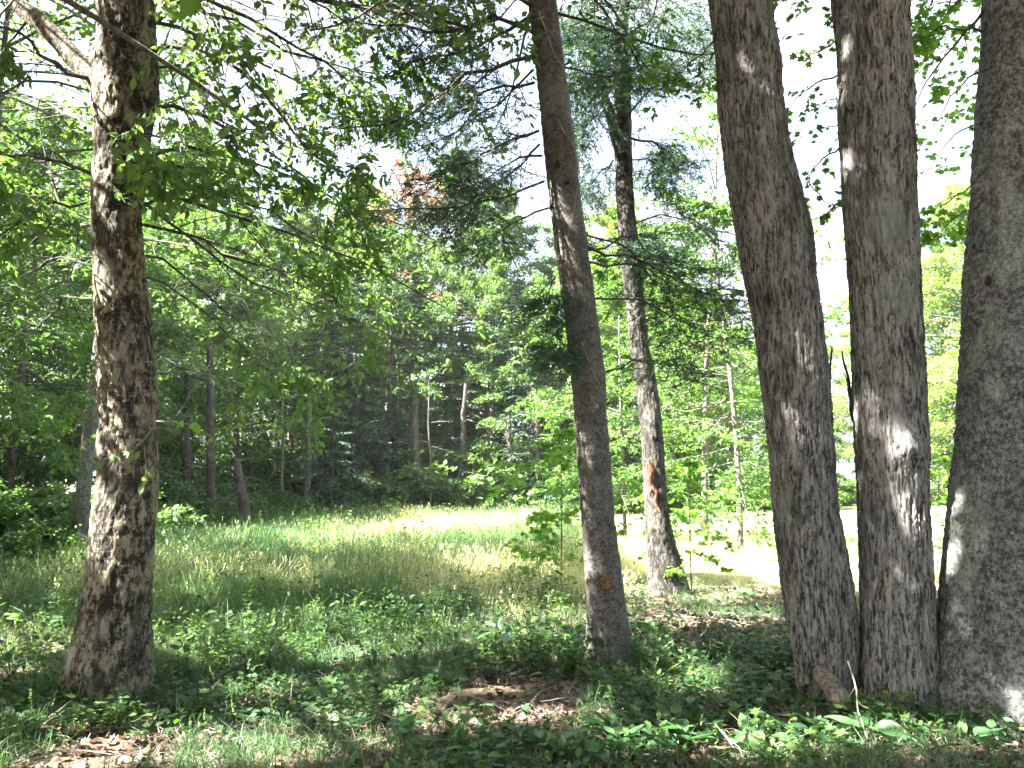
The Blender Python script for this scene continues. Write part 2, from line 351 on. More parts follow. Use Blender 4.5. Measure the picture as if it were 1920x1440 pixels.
def keep_gaps(pos, soft=.0, rmin=0):
    k = np.ones(len(pos), bool)
    for c, r in _sh:
        if r < rmin: continue
        r = r + soft
        q = pos - c; al = q @ SUND; dist = np.linalg.norm(q - al[:, None] * SUND, axis=1)
        k &= ~((dist < r) & (al > .6))
    return k
def out_of_frame(pos):
    x, y, z = project(pos)
    return ~((z > .1) & (x > -40) & (x < 1960) & (y > -30) & (y < 1470))

# ------------------------------------------------------------------ ground
def grid_axis(lo, hi, a, b, fine, grow=1.35):
    mid = list(np.arange(a, b, fine)); s = fine; x = b; R = []
    while x < hi: R.append(x); s *= grow; x += s
    R.append(hi); s = fine; x = a; Lf = []
    while x > lo: s *= grow; x -= s; Lf.append(max(x, lo))
    return np.array(sorted(set(Lf)) + mid + R)
gx = grid_axis(-700, 700, -10, 10, .2); gy = grid_axis(-300, 900, 0, 30, .2)
X, Y = np.meshgrid(gx, gy); Z = gz(X, Y)
Z = Z + .035 * np.clip(fbm(X * 3.1, Y * 3.1, X * 0, 3, 77), -1, 1) * np.exp(-np.hypot(X, Y - 5) / 8)
V = np.stack([X, Y, Z], -1).reshape(-1, 3); nx, ny = len(gx), len(gy)
i = np.arange(nx - 1)[None, :] + np.arange(ny - 1)[:, None] * nx
Fg = np.stack([i, i + 1, i + nx + 1, i + nx], -1).reshape(-1, 4)
m, t, N, L = newmat('forest_floor')
ge = N.new('ShaderNodeNewGeometry'); sep = N.new('ShaderNodeSeparateXYZ'); L.new(ge.outputs['Position'], sep.inputs[0])
n1 = N.new('ShaderNodeTexNoise'); n1.inputs['Scale'].default_value = 22; n1.inputs['Detail'].default_value = 8; n1.inputs['Roughness'].default_value = .75
n2 = N.new('ShaderNodeTexNoise'); n2.inputs['Scale'].default_value = 1.1; n2.inputs['Detail'].default_value = 5
for n_ in (n1, n2): L.new(ge.outputs['Position'], n_.inputs['Vector'])
lit = ramp(N, [(.3, (.035, .025, .018)), (.5, (.085, .06, .042)), (.65, (.17, .125, .09)), (.8, (.28, .22, .16))]); L.new(n1.outputs['Fac'], lit.inputs[0])
grs = ramp(N, [(.3, (.08, .11, .04)), (.5, (.2, .21, .1)), (.7, (.45, .4, .25))]); L.new(n1.outputs['Fac'], grs.inputs[0])
mr = N.new('ShaderNodeMapRange'); mr.inputs[1].default_value = 7.2; mr.inputs[2].default_value = 9.5; L.new(sep.outputs[1], mr.inputs[0])
sm = math_n(N, L, 'ADD', mr.outputs[0], math_n(N, L, 'MULTIPLY', math_n(N, L, 'SUBTRACT', n2.outputs['Fac'], .5), 1.6), True)
mx = N.new('ShaderNodeMix'); mx.data_type = 'RGBA'; L.new(sm, mx.inputs[0]); L.new(lit.outputs[0], mx.inputs[6]); L.new(grs.outputs[0], mx.inputs[7])
pr = N.new('ShaderNodeBsdfPrincipled'); pr.inputs['Roughness'].default_value = .9; pr.inputs['Specular IOR Level'].default_value = .15; L.new(mx.outputs[2], pr.inputs['Base Color'])
bp = N.new('ShaderNodeBump'); bp.inputs['Distance'].default_value = .02; bp.inputs['Strength'].default_value = .7; L.new(n1.outputs['Fac'], bp.inputs['Height']); L.new(bp.outputs[0], pr.inputs['Normal'])
oo = N.new('ShaderNodeOutputMaterial'); L.new(pr.outputs[0], oo.inputs[0])
tag(link('ground', npmesh('ground', V, Fg, smooth=True), m), kind='structure')

# ------------------------------------------------------------------ the foreground trunks
def ctrl_from_edges(edges, d):
    """(y, left, right) in the photograph's pixels -> (z, x, radius) in metres in the plane Y = d"""
    out = []
    for y, l, r in edges:
        c = P((l + r) / 2, y, d); out.append((c[2], c[0], (r - l) / 2 * mpp((l + r) / 2, y, d)))
    return np.array(sorted(out))
def trunk(ctrl, d, H, rtop, nseg, dz, disp, loc, ztop=None, drift=(0, 0), sides_flare=None, seed=0, bend=None):
    zb, xb, rb = ctrl.T
    ztop = zb[-1] + .15 if ztop is None else ztop
    zs = np.concatenate([np.arange(-.2, ztop, dz), np.linspace(ztop, H, 26)])
    x = np.interp(zs, zb, xb); r = np.interp(zs, zb, rb)
    k = np.ones(9) / 9; pad = 4
    sm_ = lambda a: np.convolve(np.concatenate([np.full(pad, a[0]), a, np.full(pad, a[-1])]), k, 'valid')
    for _ in range(3): x, r = sm_(x), sm_(r)
    up_ = zs > zb[-1]; u = np.clip((zs - zb[-1]) / (H - zb[-1]), 0, 1)
    slope = (xb[-1] - xb[-3]) / (zb[-1] - zb[-3])
    x = np.where(up_, xb[-1] + slope * (zs - zb[-1]) * (1 - .5 * u) + drift[0] * u, x)
    r = np.where(up_, rb[-1] * (1 - u) + rtop * u, r)
    y = d + drift[1] * u + (0 if bend is None else bend(zs))
    th = np.arange(nseg) / nseg * 2 * PI
    TH, ZZ = np.meshgrid(th, zs); R = r[:, None] * np.ones_like(TH)
    if sides_flare is not None: R = R * (1 + sides_flare(TH, ZZ))
    cx, cy_ = np.cos(TH) * R, np.sin(TH) * R
    D, hg = disp(cx, cy_, ZZ, R)
    D = D - D[: max(4, len(D) - 30)].mean()
    R2 = R + D
    V = np.stack([x[:, None] + np.cos(TH) * R2 - loc[0], y[:, None] + np.sin(TH) * R2 - loc[1] if np.ndim(y) else y + np.sin(TH) * R2 - loc[1], ZZ + 0 * TH - loc[2]], -1).reshape(-1, 3)
    nz_ = len(zs); a = (np.arange(nz_ - 1) * nseg)[:, None] + np.arange(nseg)[None]; b = (np.arange(nz_ - 1) * nseg)[:, None] + ((np.arange(nseg) + 1) % nseg)[None]
    Fq = np.stack([a, b, b + nseg, a + nseg], -1).reshape(-1, 4)
    yy = y if np.ndim(y) else np.full_like(zs, y)
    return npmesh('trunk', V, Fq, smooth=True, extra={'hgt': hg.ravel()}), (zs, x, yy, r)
def furrow(sc, zsc, depth, seed, big=.02, rough=.3):
    def f(cx, cy_, z, R):
        wx = .35 * noise3(cx * 7, cy_ * 7, z * 2.2, seed + 20)
        n = noise3(cx * sc + wx * 2, cy_ * sc + wx, z * zsc + wx * 2, seed)
        n2 = noise3(cx * sc * 1.9 + 5, cy_ * sc * 1.9, z * zsc * 2.4, seed + 1)
        n3 = noise3(cx * sc * .8, cy_ * sc * .8, z * zsc * 4.2 + n * .6, seed + 7)
        n4 = noise3(cx * sc * 3.1, cy_ * sc * 3.1, z * zsc * 5.5, seed + 8)
        h = np.clip(np.abs(n) * 3.2, 0, 1) * .4 + np.clip(np.abs(n2) * 2.8, 0, 1) * .32 + np.clip(np.abs(n3) * 5, 0, 1) * .13 + (n4 * .5 + .5) * .15
        return (h - .6) * depth + big * fbm(cx * 3.2, cy_ * 3.2, z * 1.4, 3, seed + 3) + rough * depth * noise3(cx * 90, cy_ * 90, z * 60, seed + 4) * .5, h
    return f
def plates(depth, seed, big=.015):
    def f(cx, cy_, z, R):
        n = fbm(cx * 9, cy_ * 9, z * 6, 4, seed); e = np.clip((n + .02) * 5, 0, 1)
        curl = np.clip(1 - np.abs(n + .0) * 9, 0, 1)
        f2 = fbm(cx * 40, cy_ * 40, z * 16, 3, seed + 2)
        return e * depth * .6 + curl * depth * .8 * np.clip(noise3(cx * 14, cy_ * 14, z * 20, seed + 5) + .3, 0, 1) + f2 * depth * .8 + big * fbm(cx * 3, cy_ * 3, z * 1.5, 3, seed + 3), np.clip(.5 * e + .5 * (f2 + .5), 0, 1)
    return f
def smoothbark(depth, seed, big=.012):
    def f(cx, cy_, z, R):
        n = fbm(cx * 24, cy_ * 24, z * 30, 4, seed)
        rings = noise3(cx * 6, cy_ * 6, z * 34, seed + 9)
        return n * depth + rings * depth * .5 + big * fbm(cx * 4, cy_ * 4, z * 1.6, 3, seed + 3), np.clip(.5 + n, 0, 1)
    return f
def lobes(n, ph, amp, h, extra=.0):
    return lambda TH, ZZ: np.exp(-np.clip(ZZ + .05, 0, 9) / h) * amp * (np.abs(np.cos(TH * n / 2 + ph)) ** 1.5 - .35) + extra * np.cos(2 * TH + ph)

E_BIRCH = [(0, 183, 288), (60, 184, 292), (130, 176, 296), (180, 172, 294), (230, 180, 286), (300, 178, 276), (400, 172, 265), (500, 176, 272), (560, 177, 277), (600, 180, 283), (700, 185, 291), (800, 188, 295), (900, 184, 295), (1000, 170, 290), (1100, 160, 285), (1180, 144, 283), (1230, 132, 286), (1270, 122, 290), (1310, 114, 295)]
E_FIR = [(0, 988, 1045), (100, 1000, 1057), (200, 1010, 1072), (300, 1020, 1084), (400, 1030, 1093), (450, 1036, 1102), (500, 1044, 1108), (600, 1058, 1122), (700, 1068, 1136), (800, 1076, 1142), (900, 1082, 1150), (1000, 1088, 1158), (1100, 1095, 1170), (1200, 1097, 1184), (1250, 1084, 1200), (1275, 1070, 1214)]
E_SLIM = [(0, 1154, 1180), (100, 1154, 1181), (200, 1150, 1184), (300, 1152, 1187), (400, 1155, 1191), (500, 1165, 1204), (600, 1176, 1212), (650, 1178, 1216), (700, 1188, 1231), (800, 1200, 1243), (900, 1205, 1250), (960, 1208, 1254), (1000, 1210, 1261), (1050, 1214, 1276), (1100, 1216, 1292), (1125, 1206, 1300)]
E_M1 = [(0, 1328, 1448), (50, 1333, 1452), (100, 1340, 1464), (200, 1344, 1469), (300, 1355, 1486), (400, 1371, 1513), (440, 1378, 1523), (490, 1387, 1529), (600, 1411, 1541), (700, 1424, 1553), (800, 1436, 1560), (900, 1444, 1568), (1000, 1452, 1581), (1100, 1464, 1600), (1200, 1480, 1610), (1260, 1492, 1606), (1320, 1494, 1604)]
E_M2 = [(0, 1560, 1703), (60, 1566, 1704), (100, 1572, 1706), (200, 1573, 1712), (300, 1577, 1715), (400, 1580, 1718), (500, 1589, 1723), (600, 1596, 1728), (700, 1601, 1733), (800, 1603, 1737), (850, 1604, 1740), (900, 1609, 1738), (1000, 1612, 1743), (1100, 1614, 1751), (1200, 1618, 1757), (1270, 1612, 1768), (1310, 1606, 1776)]
E_M3 = [(0, 1845, 2010), (100, 1843, 2012), (200, 1838, 2012), (300, 1830, 2012), (400, 1824, 2012), (500, 1816, 2012), (600, 1808, 2012), (700, 1801, 2014), (800, 1797, 2018), (900, 1790, 2022), (1000, 1779, 2030), (1100, 1770, 2038), (1200, 1762, 2046), (1270, 1752, 2056), (1340, 1738, 2070)]
D_BIRCH, D_FIR, D_SLIM, D_M1, D_M2, D_M3 = 6.0, 6.9, 10.9, 5.9, 5.75, 5.55
TR = {}
def rel(px, py, d, edges, D):            # a place on a trunk, in that trunk's own coordinates
    bx = ctrl_from_edges(edges, D)[1][1]; q = P(px, py, d) - np.array([bx, D, float(gz(bx, D))]); return tuple(float(v) for v in q)
def big_tree(key, name, edges, d, H, rtop, nseg, dz, disp, mat, label, cat, drift=(0, 0), flare=None, ztop=None, bend=None, group=None, rs=.94):
    c = ctrl_from_edges(edges, d); c[:, 2] *= rs; bx = c[1][1]
    root = thing(name, (bx, d, float(gz(bx, d))), label, cat, group)
    me, path = trunk(c, d, H, rtop, nseg, dz, disp, root.location, drift=drift, sides_flare=flare, ztop=ztop, bend=bend)
    o = link('trunk', me, mat, root)
    TR[key] = (root, path)
    return root
def at_z(key, z):
    zs, x, y, r = TR[key][1]
    return np.array([np.interp(z, zs, x), np.interp(z, zs, y), z]), float(np.interp(z, zs, r))
def lo(root, V): return V - np.array(root.location)

M['birch_bark'] = bark_mat('birch_bark', (.28, .23, .15), (.024, .018, .013), (.5, .44, .33), (.3, .3, .2), fs=30, fz=.5, sat=1.0, val=.85, sx=8, sz=3, pale_amt=.6, lichen_amt=.3, bump=1.0, hline=.35, hk=.6, stain=.8)
M['fir_bark'] = bark_mat('fir_bark', val=1.5, stain=.3, base=(.1, .086, .07), dark=(.038, .031, .025), pale=(.2, .185, .16), lichen=(.24, .24, .2), fs=45, fz=1.1, sx=14, sz=14, pale_amt=.35, lichen_amt=.3, bump=.5, hline=.3,
                         moss=((.1, .12, .06), .35), hk=.3)
M['slim_bark'] = bark_mat('slim_bark', (.12, .1, .08), (.025, .02, .016), (.3, .28, .23), (.32, .31, .26), fs=32, fz=.4, val=.6, sx=12, sz=6, pale_amt=.55, lichen_amt=.6, bump=.6, hk=.45)
M['maple_bark'] = bark_mat('maple_bark', (.2, .18, .157), (.022, .018, .016), (.42, .39, .35), (.2, .205, .17), sx=18, sz=3.4, pale_amt=.6, lichen_amt=.4, bump=1.0, hk=.6,
                           moss=((.09, .1, .06), .25))
M['maple_bark_pale'] = bark_mat('maple_bark_pale', (.22, .2, .175), (.026, .022, .019), (.46, .43, .385), (.27, .29, .25), sx=18, sz=3.0, pale_amt=.6, lichen_amt=.55, bump=1.0, hk=.6, spots=[(rel(1655, 420, D_M2 - .26, E_M2, D_M2), .2, (.27, .29, .26)), (rel(1690, 560, D_M2 - .27, E_M2, D_M2), .16, (.25, .28, .25)), (rel(1700, 800, D_M2 - .27, E_M2, D_M2), .1, (.55, .53, .48), .6), (rel(1672, 850, D_M2 - .27, E_M2, D_M2), .055, (.6, .56, .5), .6), (rel(1705, 870, D_M2 - .28, E_M2, D_M2), .05, (.55, .52, .46), .5), (rel(1680, 740, D_M2 - .27, E_M2, D_M2), .06, (.5, .46, .4), .5)])
M['grey_bark'] = bark_mat('grey_bark', val=1.45, stain=.35, base=(.12, .115, .105), dark=(.035, .032, .03), pale=(.22, .22, .205), lichen=(.36, .38, .34), fs=42, fz=.8, sx=22, sz=20, pale_amt=.75, lichen_amt=.5, bump=.8, hline=.3, hk=.35, spots=[(rel(1872, 580, D_M3 - .36, E_M3, D_M3), .12, (.25, .27, .24)), (rel(1850, 735, D_M3 - .36, E_M3, D_M3), .11, (.2, .215, .19)), (rel(1815, 880, D_M3 - .3, E_M3, D_M3), .07, (.22, .23, .2))])
M['far_bark'] = bark_mat('far_bark', (.2, .18, .15), (.08, .065, .05), (.36, .33, .28), (.33, .34, .29), sx=10, sz=4, bump=.3, hk=0)
M['dark_bark'] = bark_mat('dark_bark', (.1, .085, .07), (.035, .028, .022), (.19, .17, .15), (.2, .2, .17), sx=10, sz=4, bump=.3, hk=0)
M['wood'] = bark_mat('bare_wood', (.42, .33, .25), (.2, .13, .09), (.6, .52, .43), (.5, .46, .4), sx=20, sz=2, bump=.4, hk=0)

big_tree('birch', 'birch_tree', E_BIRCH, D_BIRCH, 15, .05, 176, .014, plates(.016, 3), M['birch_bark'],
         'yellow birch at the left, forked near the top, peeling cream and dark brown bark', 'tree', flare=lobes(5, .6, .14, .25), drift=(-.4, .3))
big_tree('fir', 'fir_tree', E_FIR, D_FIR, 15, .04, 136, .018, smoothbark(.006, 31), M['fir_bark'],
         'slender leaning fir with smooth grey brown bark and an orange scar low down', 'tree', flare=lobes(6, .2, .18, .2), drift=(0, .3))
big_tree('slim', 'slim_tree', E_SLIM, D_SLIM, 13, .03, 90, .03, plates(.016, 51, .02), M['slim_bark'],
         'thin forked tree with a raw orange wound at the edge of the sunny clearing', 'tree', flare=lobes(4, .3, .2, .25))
def burl(cx, cy_, z):
    return 0
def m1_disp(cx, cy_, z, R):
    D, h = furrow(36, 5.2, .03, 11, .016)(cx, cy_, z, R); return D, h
c2 = P(1685, 800, D_M2 - .25)
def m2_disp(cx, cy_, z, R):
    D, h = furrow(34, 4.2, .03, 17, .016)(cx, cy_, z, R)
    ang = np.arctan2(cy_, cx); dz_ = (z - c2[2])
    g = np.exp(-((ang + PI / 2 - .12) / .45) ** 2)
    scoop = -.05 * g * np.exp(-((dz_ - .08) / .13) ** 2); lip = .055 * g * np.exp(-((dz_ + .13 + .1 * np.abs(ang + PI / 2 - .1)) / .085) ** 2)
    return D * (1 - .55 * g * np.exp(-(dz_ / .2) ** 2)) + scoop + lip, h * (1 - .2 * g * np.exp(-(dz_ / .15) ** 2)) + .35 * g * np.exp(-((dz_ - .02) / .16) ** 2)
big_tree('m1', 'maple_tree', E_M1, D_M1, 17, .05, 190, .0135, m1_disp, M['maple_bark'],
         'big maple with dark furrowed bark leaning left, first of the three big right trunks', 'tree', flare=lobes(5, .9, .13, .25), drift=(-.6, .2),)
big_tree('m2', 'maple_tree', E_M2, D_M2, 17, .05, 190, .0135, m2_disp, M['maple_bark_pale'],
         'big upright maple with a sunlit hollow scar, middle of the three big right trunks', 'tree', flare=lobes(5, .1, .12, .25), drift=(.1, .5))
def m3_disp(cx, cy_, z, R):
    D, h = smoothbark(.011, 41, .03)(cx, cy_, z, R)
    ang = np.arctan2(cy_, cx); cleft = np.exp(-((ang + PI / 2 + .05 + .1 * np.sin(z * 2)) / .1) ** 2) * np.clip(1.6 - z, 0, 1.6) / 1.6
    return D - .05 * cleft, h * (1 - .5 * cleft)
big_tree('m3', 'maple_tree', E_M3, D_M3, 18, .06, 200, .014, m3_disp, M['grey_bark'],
         'massive grey trunk with pale lichen patches cut off by the right edge of the photo', 'tree', flare=lobes(4, .5, .12, .3), drift=(.3, .2))

# ------------------------------------------------------------------ parts grown on the foreground trees
def px_limb(pts, d0, d1, K=10, r=.02, jag=.02, rng=None):
    """a branch through points of the photograph, its distance going from d0 to d1"""
    pts = np.array(pts, float); s = np.concatenate([[0], np.cumsum(np.hypot(*np.diff(pts, axis=0).T))]); s /= s[-1]
    t = np.linspace(0, 1, K); xs = np.interp(t, s, pts[:, 0]); ys = np.interp(t, s, pts[:, 1])
    W = np.array([P(a, b, d0 + (d1 - d0) * u) for a, b, u in zip(xs, ys, t)])
    if rng is not None: W[1:] += rng.normal(size=(K - 1, 3)) * jag
    return W
def level(lims, rs):
    Pp = np.stack(lims); L_ = np.linalg.norm(np.diff(Pp, axis=1), axis=2).sum(1)
    return dict(P=Pp, L=L_, r=np.array(rs, float))
def cat_levels(a, b):
    return dict(P=np.concatenate([a['P'], b['P']]), L=np.concatenate([a['L'], b['L']]), r=np.concatenate([a['r'], b['r']]))
def add_tubes(root, name, levels, mat, sides=6, stuff=False):
    vs = []; o = 0
    for k, Lv in enumerate(levels):
        v, q, t_ = tubes(Lv, max(3, sides - k)); vs.append((v, q, t_))
    V, Fq, Tt = merge(vs)
    ob = link(name, npmesh(name, lo(root, V), Fq, Tt, smooth=True, extra={'hgt': np.full(len(V), .5)}), mat, root)
    if stuff: ob['kind'] = 'stuff'
    return ob
def add_foliage(root, name, parts, mat):
    V, Fq, Tt = merge(parts)
    ob = link(name, npmesh(name, lo(root, V), Fq, Tt), mat, root); ob['kind'] = 'stuff'
    return ob

def scatter(name, pts, rot, scl, idx, protos, label, cat, kind='stuff', parent=None):
    colp = bpy.data.collections.new(name + '_kinds')
    for k, (me, mat) in enumerate(protos):
        if not me.materials: me.materials.append(mat)
        o = bpy.data.objects.new('%s_kind_%02d' % (name, k), me); colp.objects.link(o)
    me = bpy.data.meshes.new(name); me.vertices.add(len(pts)); me.vertices.foreach_set('co', np.asarray(pts, np.float32).ravel())
    a = me.attributes.new('rot', 'FLOAT_VECTOR', 'POINT'); a.data.foreach_set('vector', np.asarray(rot, np.float32).ravel())
    a = me.attributes.new('scl', 'FLOAT', 'POINT'); a.data.foreach_set('value', np.asarray(scl, np.float32))
    a = me.attributes.new('idx', 'INT', 'POINT'); a.data.foreach_set('value', np.asarray(idx, np.int32))
    o = link(name, me, None, parent); tag(o, label, cat, kind=kind)
    ng = bpy.data.node_groups.new(name + '_nodes', 'GeometryNodeTree')
    ng.interface.new_socket('Geometry', in_out='INPUT', socket_type='NodeSocketGeometry'); ng.interface.new_socket('Geometry', in_out='OUTPUT', socket_type='NodeSocketGeometry')
    n = ng.nodes; L = ng.links
    gi = n.new('NodeGroupInput'); go = n.new('NodeGroupOutput'); ip = n.new('GeometryNodeInstanceOnPoints'); ci = n.new('GeometryNodeCollectionInfo')
    ci.inputs['Collection'].default_value = colp; ci.inputs['Separate Children'].default_value = True; ci.inputs['Reset Children'].default_value = True
    def at(nm, ty):
        q = n.new('GeometryNodeInputNamedAttribute'); q.data_type = ty; q.inputs['Name'].default_value = nm; return q.outputs[0]
    L.new(gi.outputs[0], ip.inputs['Points']); L.new(ci.outputs[0], ip.inputs['Instance']); ip.inputs['Pick Instance'].default_value = True
    L.new(at('idx', 'INT'), ip.inputs['Instance Index']); L.new(at('rot', 'FLOAT_VECTOR'), ip.inputs['Rotation']); L.new(at('scl', 'FLOAT'), ip.inputs['Scale'])
    L.new(ip.outputs[0], go.inputs[0])
    md = o.modifiers.new('scatter', 'NODES'); md.node_group = ng
    return o
def frames_on(Lv, n, rng, tmin=.1, ang=35, tilt=.5, down=.25, jit=.35, keep=None, spread=0.):
    N0 = len(Lv['P']); idx = np.repeat(np.arange(N0), n); t = np.tile(np.linspace(tmin, 1, n), N0) + rng.normal(size=N0 * n) * .05
    pos, tg = samp(Lv, idx, t); pos = pos + rng.normal(size=pos.shape) * spread
    side = unit(np.cross(tg, np.array([0, 0, 1.])) + 1e-6); sg = np.where(rng.random(N0 * n) < .5, 1., -1.); a = np.radians(ang) * (1 + .35 * rng.normal(size=N0 * n))
    y = unit(tg * np.cos(a)[:, None] + side * (np.sin(a) * sg)[:, None] + np.array([0, 0, -down]) + rng.normal(size=pos.shape) * jit)
    nr = np.array([0, 0, 1.]) + rng.normal(size=pos.shape) * tilt
    if keep is not None: k = keep(pos); pos, y, nr = pos[k], y[k], nr[k]
    x = unit(np.cross(y, nr)); z = np.cross(x, y)
    eul = np.stack([np.arctan2(y[:, 2], z[:, 2]), np.arcsin(np.clip(-x[:, 2], -1, 1)), np.arctan2(x[:, 1], x[:, 0])], -1)
    return pos, eul
def spray(n, L_, size, seed, tm, flat=.5):
    rr = np.random.default_rng(seed); Lv = dict(P=curve(np.zeros((1, 3)), np.array([[0, 1., 0]]), np.array([L_]), .15, rr, 5, .06), L=np.array([L_]), r=np.array([.0018]))
    v, f, t_ = leaves_on(Lv, n, size, tm, rr, tmin=.1, ang=48, tilt=flat, down=.1, jit=.3); sv, sq, st_ = tubes(Lv, 3)
    return npmesh('spray', *merge([(v, f, t_), (sv, np.stack([sq[:, [0, 1, 2]], sq[:, [0, 2, 3]]], 1).reshape(-1, 3), st_ * 0)]))
def spray_foliage(root, name, fr, protos, rng, s0=.75, s1=1.3):
    pos = np.concatenate([a for a, b in fr]); eul = np.concatenate([b for a, b in fr]); n = len(pos)
    return scatter(name, lo(root, pos), eul, s0 + (s1 - s0) * rng.random(n), rng.integers(0, len(protos), n), protos, None, None, parent=root)
# --- birch: the fork, limbs above, drooping leafy branches
rng = np.random.default_rng(11)
birch = TR['birch'][0]
fork = px_limb([(222, 215), (180, 150), (130, 100), (85, 50), (40, 15), (-30, -60), (-90, -160)], 6.0, 6.1, 12, rng=None)
fl = level([fork], [.082]); v, q, t_ = tubes(fl, 40, .55)
npart = fl['P'].shape[1]
d_, h_ = plates(.012, 8)(v[:, 0], v[:, 1], v[:, 2], None)
ctrp = np.repeat(fork, 40, axis=0); v = v + unit(v - ctrp) * d_[:, None]
link('fork_limb', npmesh('fork_limb', lo(birch, v), q, smooth=True, extra={'hgt': h_}), M['birch_bark'], birch)
bl = []; br = []
def BL(pts, d0, d1, r): bl.append(px_limb(pts, d0, d1, 10, rng=rng)); br.append(r)
BL([(190, 160), (110, 130), (40, 60), (-60, 20)], 6.0, 5.2, .02)
BL([(185, 330), (110, 300), (40, 290), (-60, 300)], 6.0, 5.4, .016)
BL([(178, 470), (130, 420), (100, 350), (60, 200)], 6.0, 6.6, .014)
BL([(270, 60), (360, -10), (470, 40), (600, 110), (700, 190)], 6.0, 6.6, .022)
BL([(270, 100), (380, 90), (480, 160), (560, 260), (640, 330)], 6.0, 5.6, .02)
BL([(265, 300), (340, 270), (430, 290), (540, 330), (660, 400)], 6.0, 7.2, .016)
BL([(262, 390), (330, 350), (430, 370), (520, 400), (620, 470)], 6.0, 6.8, .014)
BL([(262, 420), (340, 430), (420, 480), (520, 510), (640, 520)], 6.0, 7.5, .014)
BL([(290, -50), (420, -120), (560, -80), (700, -10), (820, 60)], 6.0, 6.6, .024)
BL([(180, 500), (120, 480), (60, 500), (-20, 560)], 6.0, 6.8, .012)
BL([(160, 380), (90, 380), (20, 420), (-60, 500)], 6.0, 5.2, .012)
BL([(280, 0), (330, -60), (370, -20), (400, 60), (420, 140)], 6.0, 5.2, .014)
BL([(270, 250), (310, 230), (340, 260), (360, 330)], 6.0, 5.3, .01)
BL([(200, -80), (140, -130), (60, -60), (-20, 60)], 6.0, 5.0, .02)
BL([(60, 20), (20, 80), (-20, 180)], 6.1, 6.6, .014)
BL([(270, 350), (400, 400), (560, 440), (720, 510), (860, 600)], 6.1, 9.0, .018)
BL([(270, 380), (380, 460), (500, 540), (640, 590), (760, 640)], 6.1, 8.6, .014)
BL([(275, 480), (350, 520), (440, 600), (520, 680)], 6.1, 8.0, .011)
BL([(260, 200), (380, 210), (520, 300), (640, 380), (800, 440)], 6.1, 8.4, .018)
BL([(280, -20), (420, 30), (520, 90), (640, 120), (760, 160)], 6.1, 7.6, .018)
BL([(175, 560), (120, 560), (60, 620), (0, 700)], 6.1, 7.6, .01)
BL([(280, -140), (450, -160), (620, -90), (760, 0), (900, 40)], 6.0, 7.2, .02)
BL([(160, 240), (90, 200), (20, 180), (-60, 200)], 6.1, 7.2, .014)
BL([(285, 40), (400, 70), (520, 130), (620, 190), (740, 250)], 6.1, 7.8, .018)
BL([(285, -60), (480, -60), (640, 0), (760, 70), (860, 150)], 6.1, 8.2, .02)
BL([(280, 120), (330, 130), (400, 200), (440, 290)], 6.1, 6.2, .012)
BL([(270, 300), (400, 320), (560, 360), (700, 420), (900, 500)], 6.1, 9.4, .016)
BL([(178, 420), (100, 420), (40, 470), (-20, 520)], 6.1, 7.4, .012)
BL([(275, 520), (380, 580), (470, 660), (540, 740)], 6.1, 9.0, .01)
BL([(292, 700), (340, 690), (400, 720), (460, 790)], 6.1, 7.4, .008)
l1 = level(bl, br)
l2 = child(l1, 13, .14, .98, 45, .4, .25, rng, flat=.4)
l3 = child(l2, 6, .2, 1, 42, .5, .3, rng, flat=.4, minl=.08)
add_tubes(birch, 'branch', [l1, l2, l3], M['dark_bark'], 7, True)
# upper crown above the frame
up1 = limbs_ring(np.array([at_z('birch', 5.6)[0][0], 6., 5.6]), at_z('birch', 14.5)[0], 5.8, 14, 26, lambda u: 3.6 * (1 - .6 * u), 20, 60, .3, rng, .05)
up2 = child(up1, 10, .2, 1, 48, .42, .15, rng, flat=.3); up3 = child(up2, 6, .2, 1, 45, .5, .2, rng, flat=.35)
add_tubes(birch, 'limb', [up1, up2], M['dark_bark'], 6, True)
kg = lambda p: keep_gaps(p)
lf = [frames_on(l3, 3, rng, keep=lambda p: kg(p) & (rng.random(len(p)) < .74 + .45 * noise3(p[:, 0] * 1.6, p[:, 1] * 1.6, p[:, 2] * 1.6, 5)), spread=.03, tmin=.35), frames_on(l2, 3, rng, tmin=.3, keep=kg, spread=.03)]
lu = [leaves_on(up3, 9, .09, LEAF2, rng, jit=.35, keep=lambda p: keep_gaps(p) & (out_of_frame(p) | (rng.random(len(p)) < .6)))]
add_foliage(birch, 'crown', lu, M['birch_leaf'])
spray_foliage(birch, 'foliage', lf, [(spray(6, .17, .07, 50 + k, LEAF4, .8), M['birch_leaf']) for k in range(4)], rng)
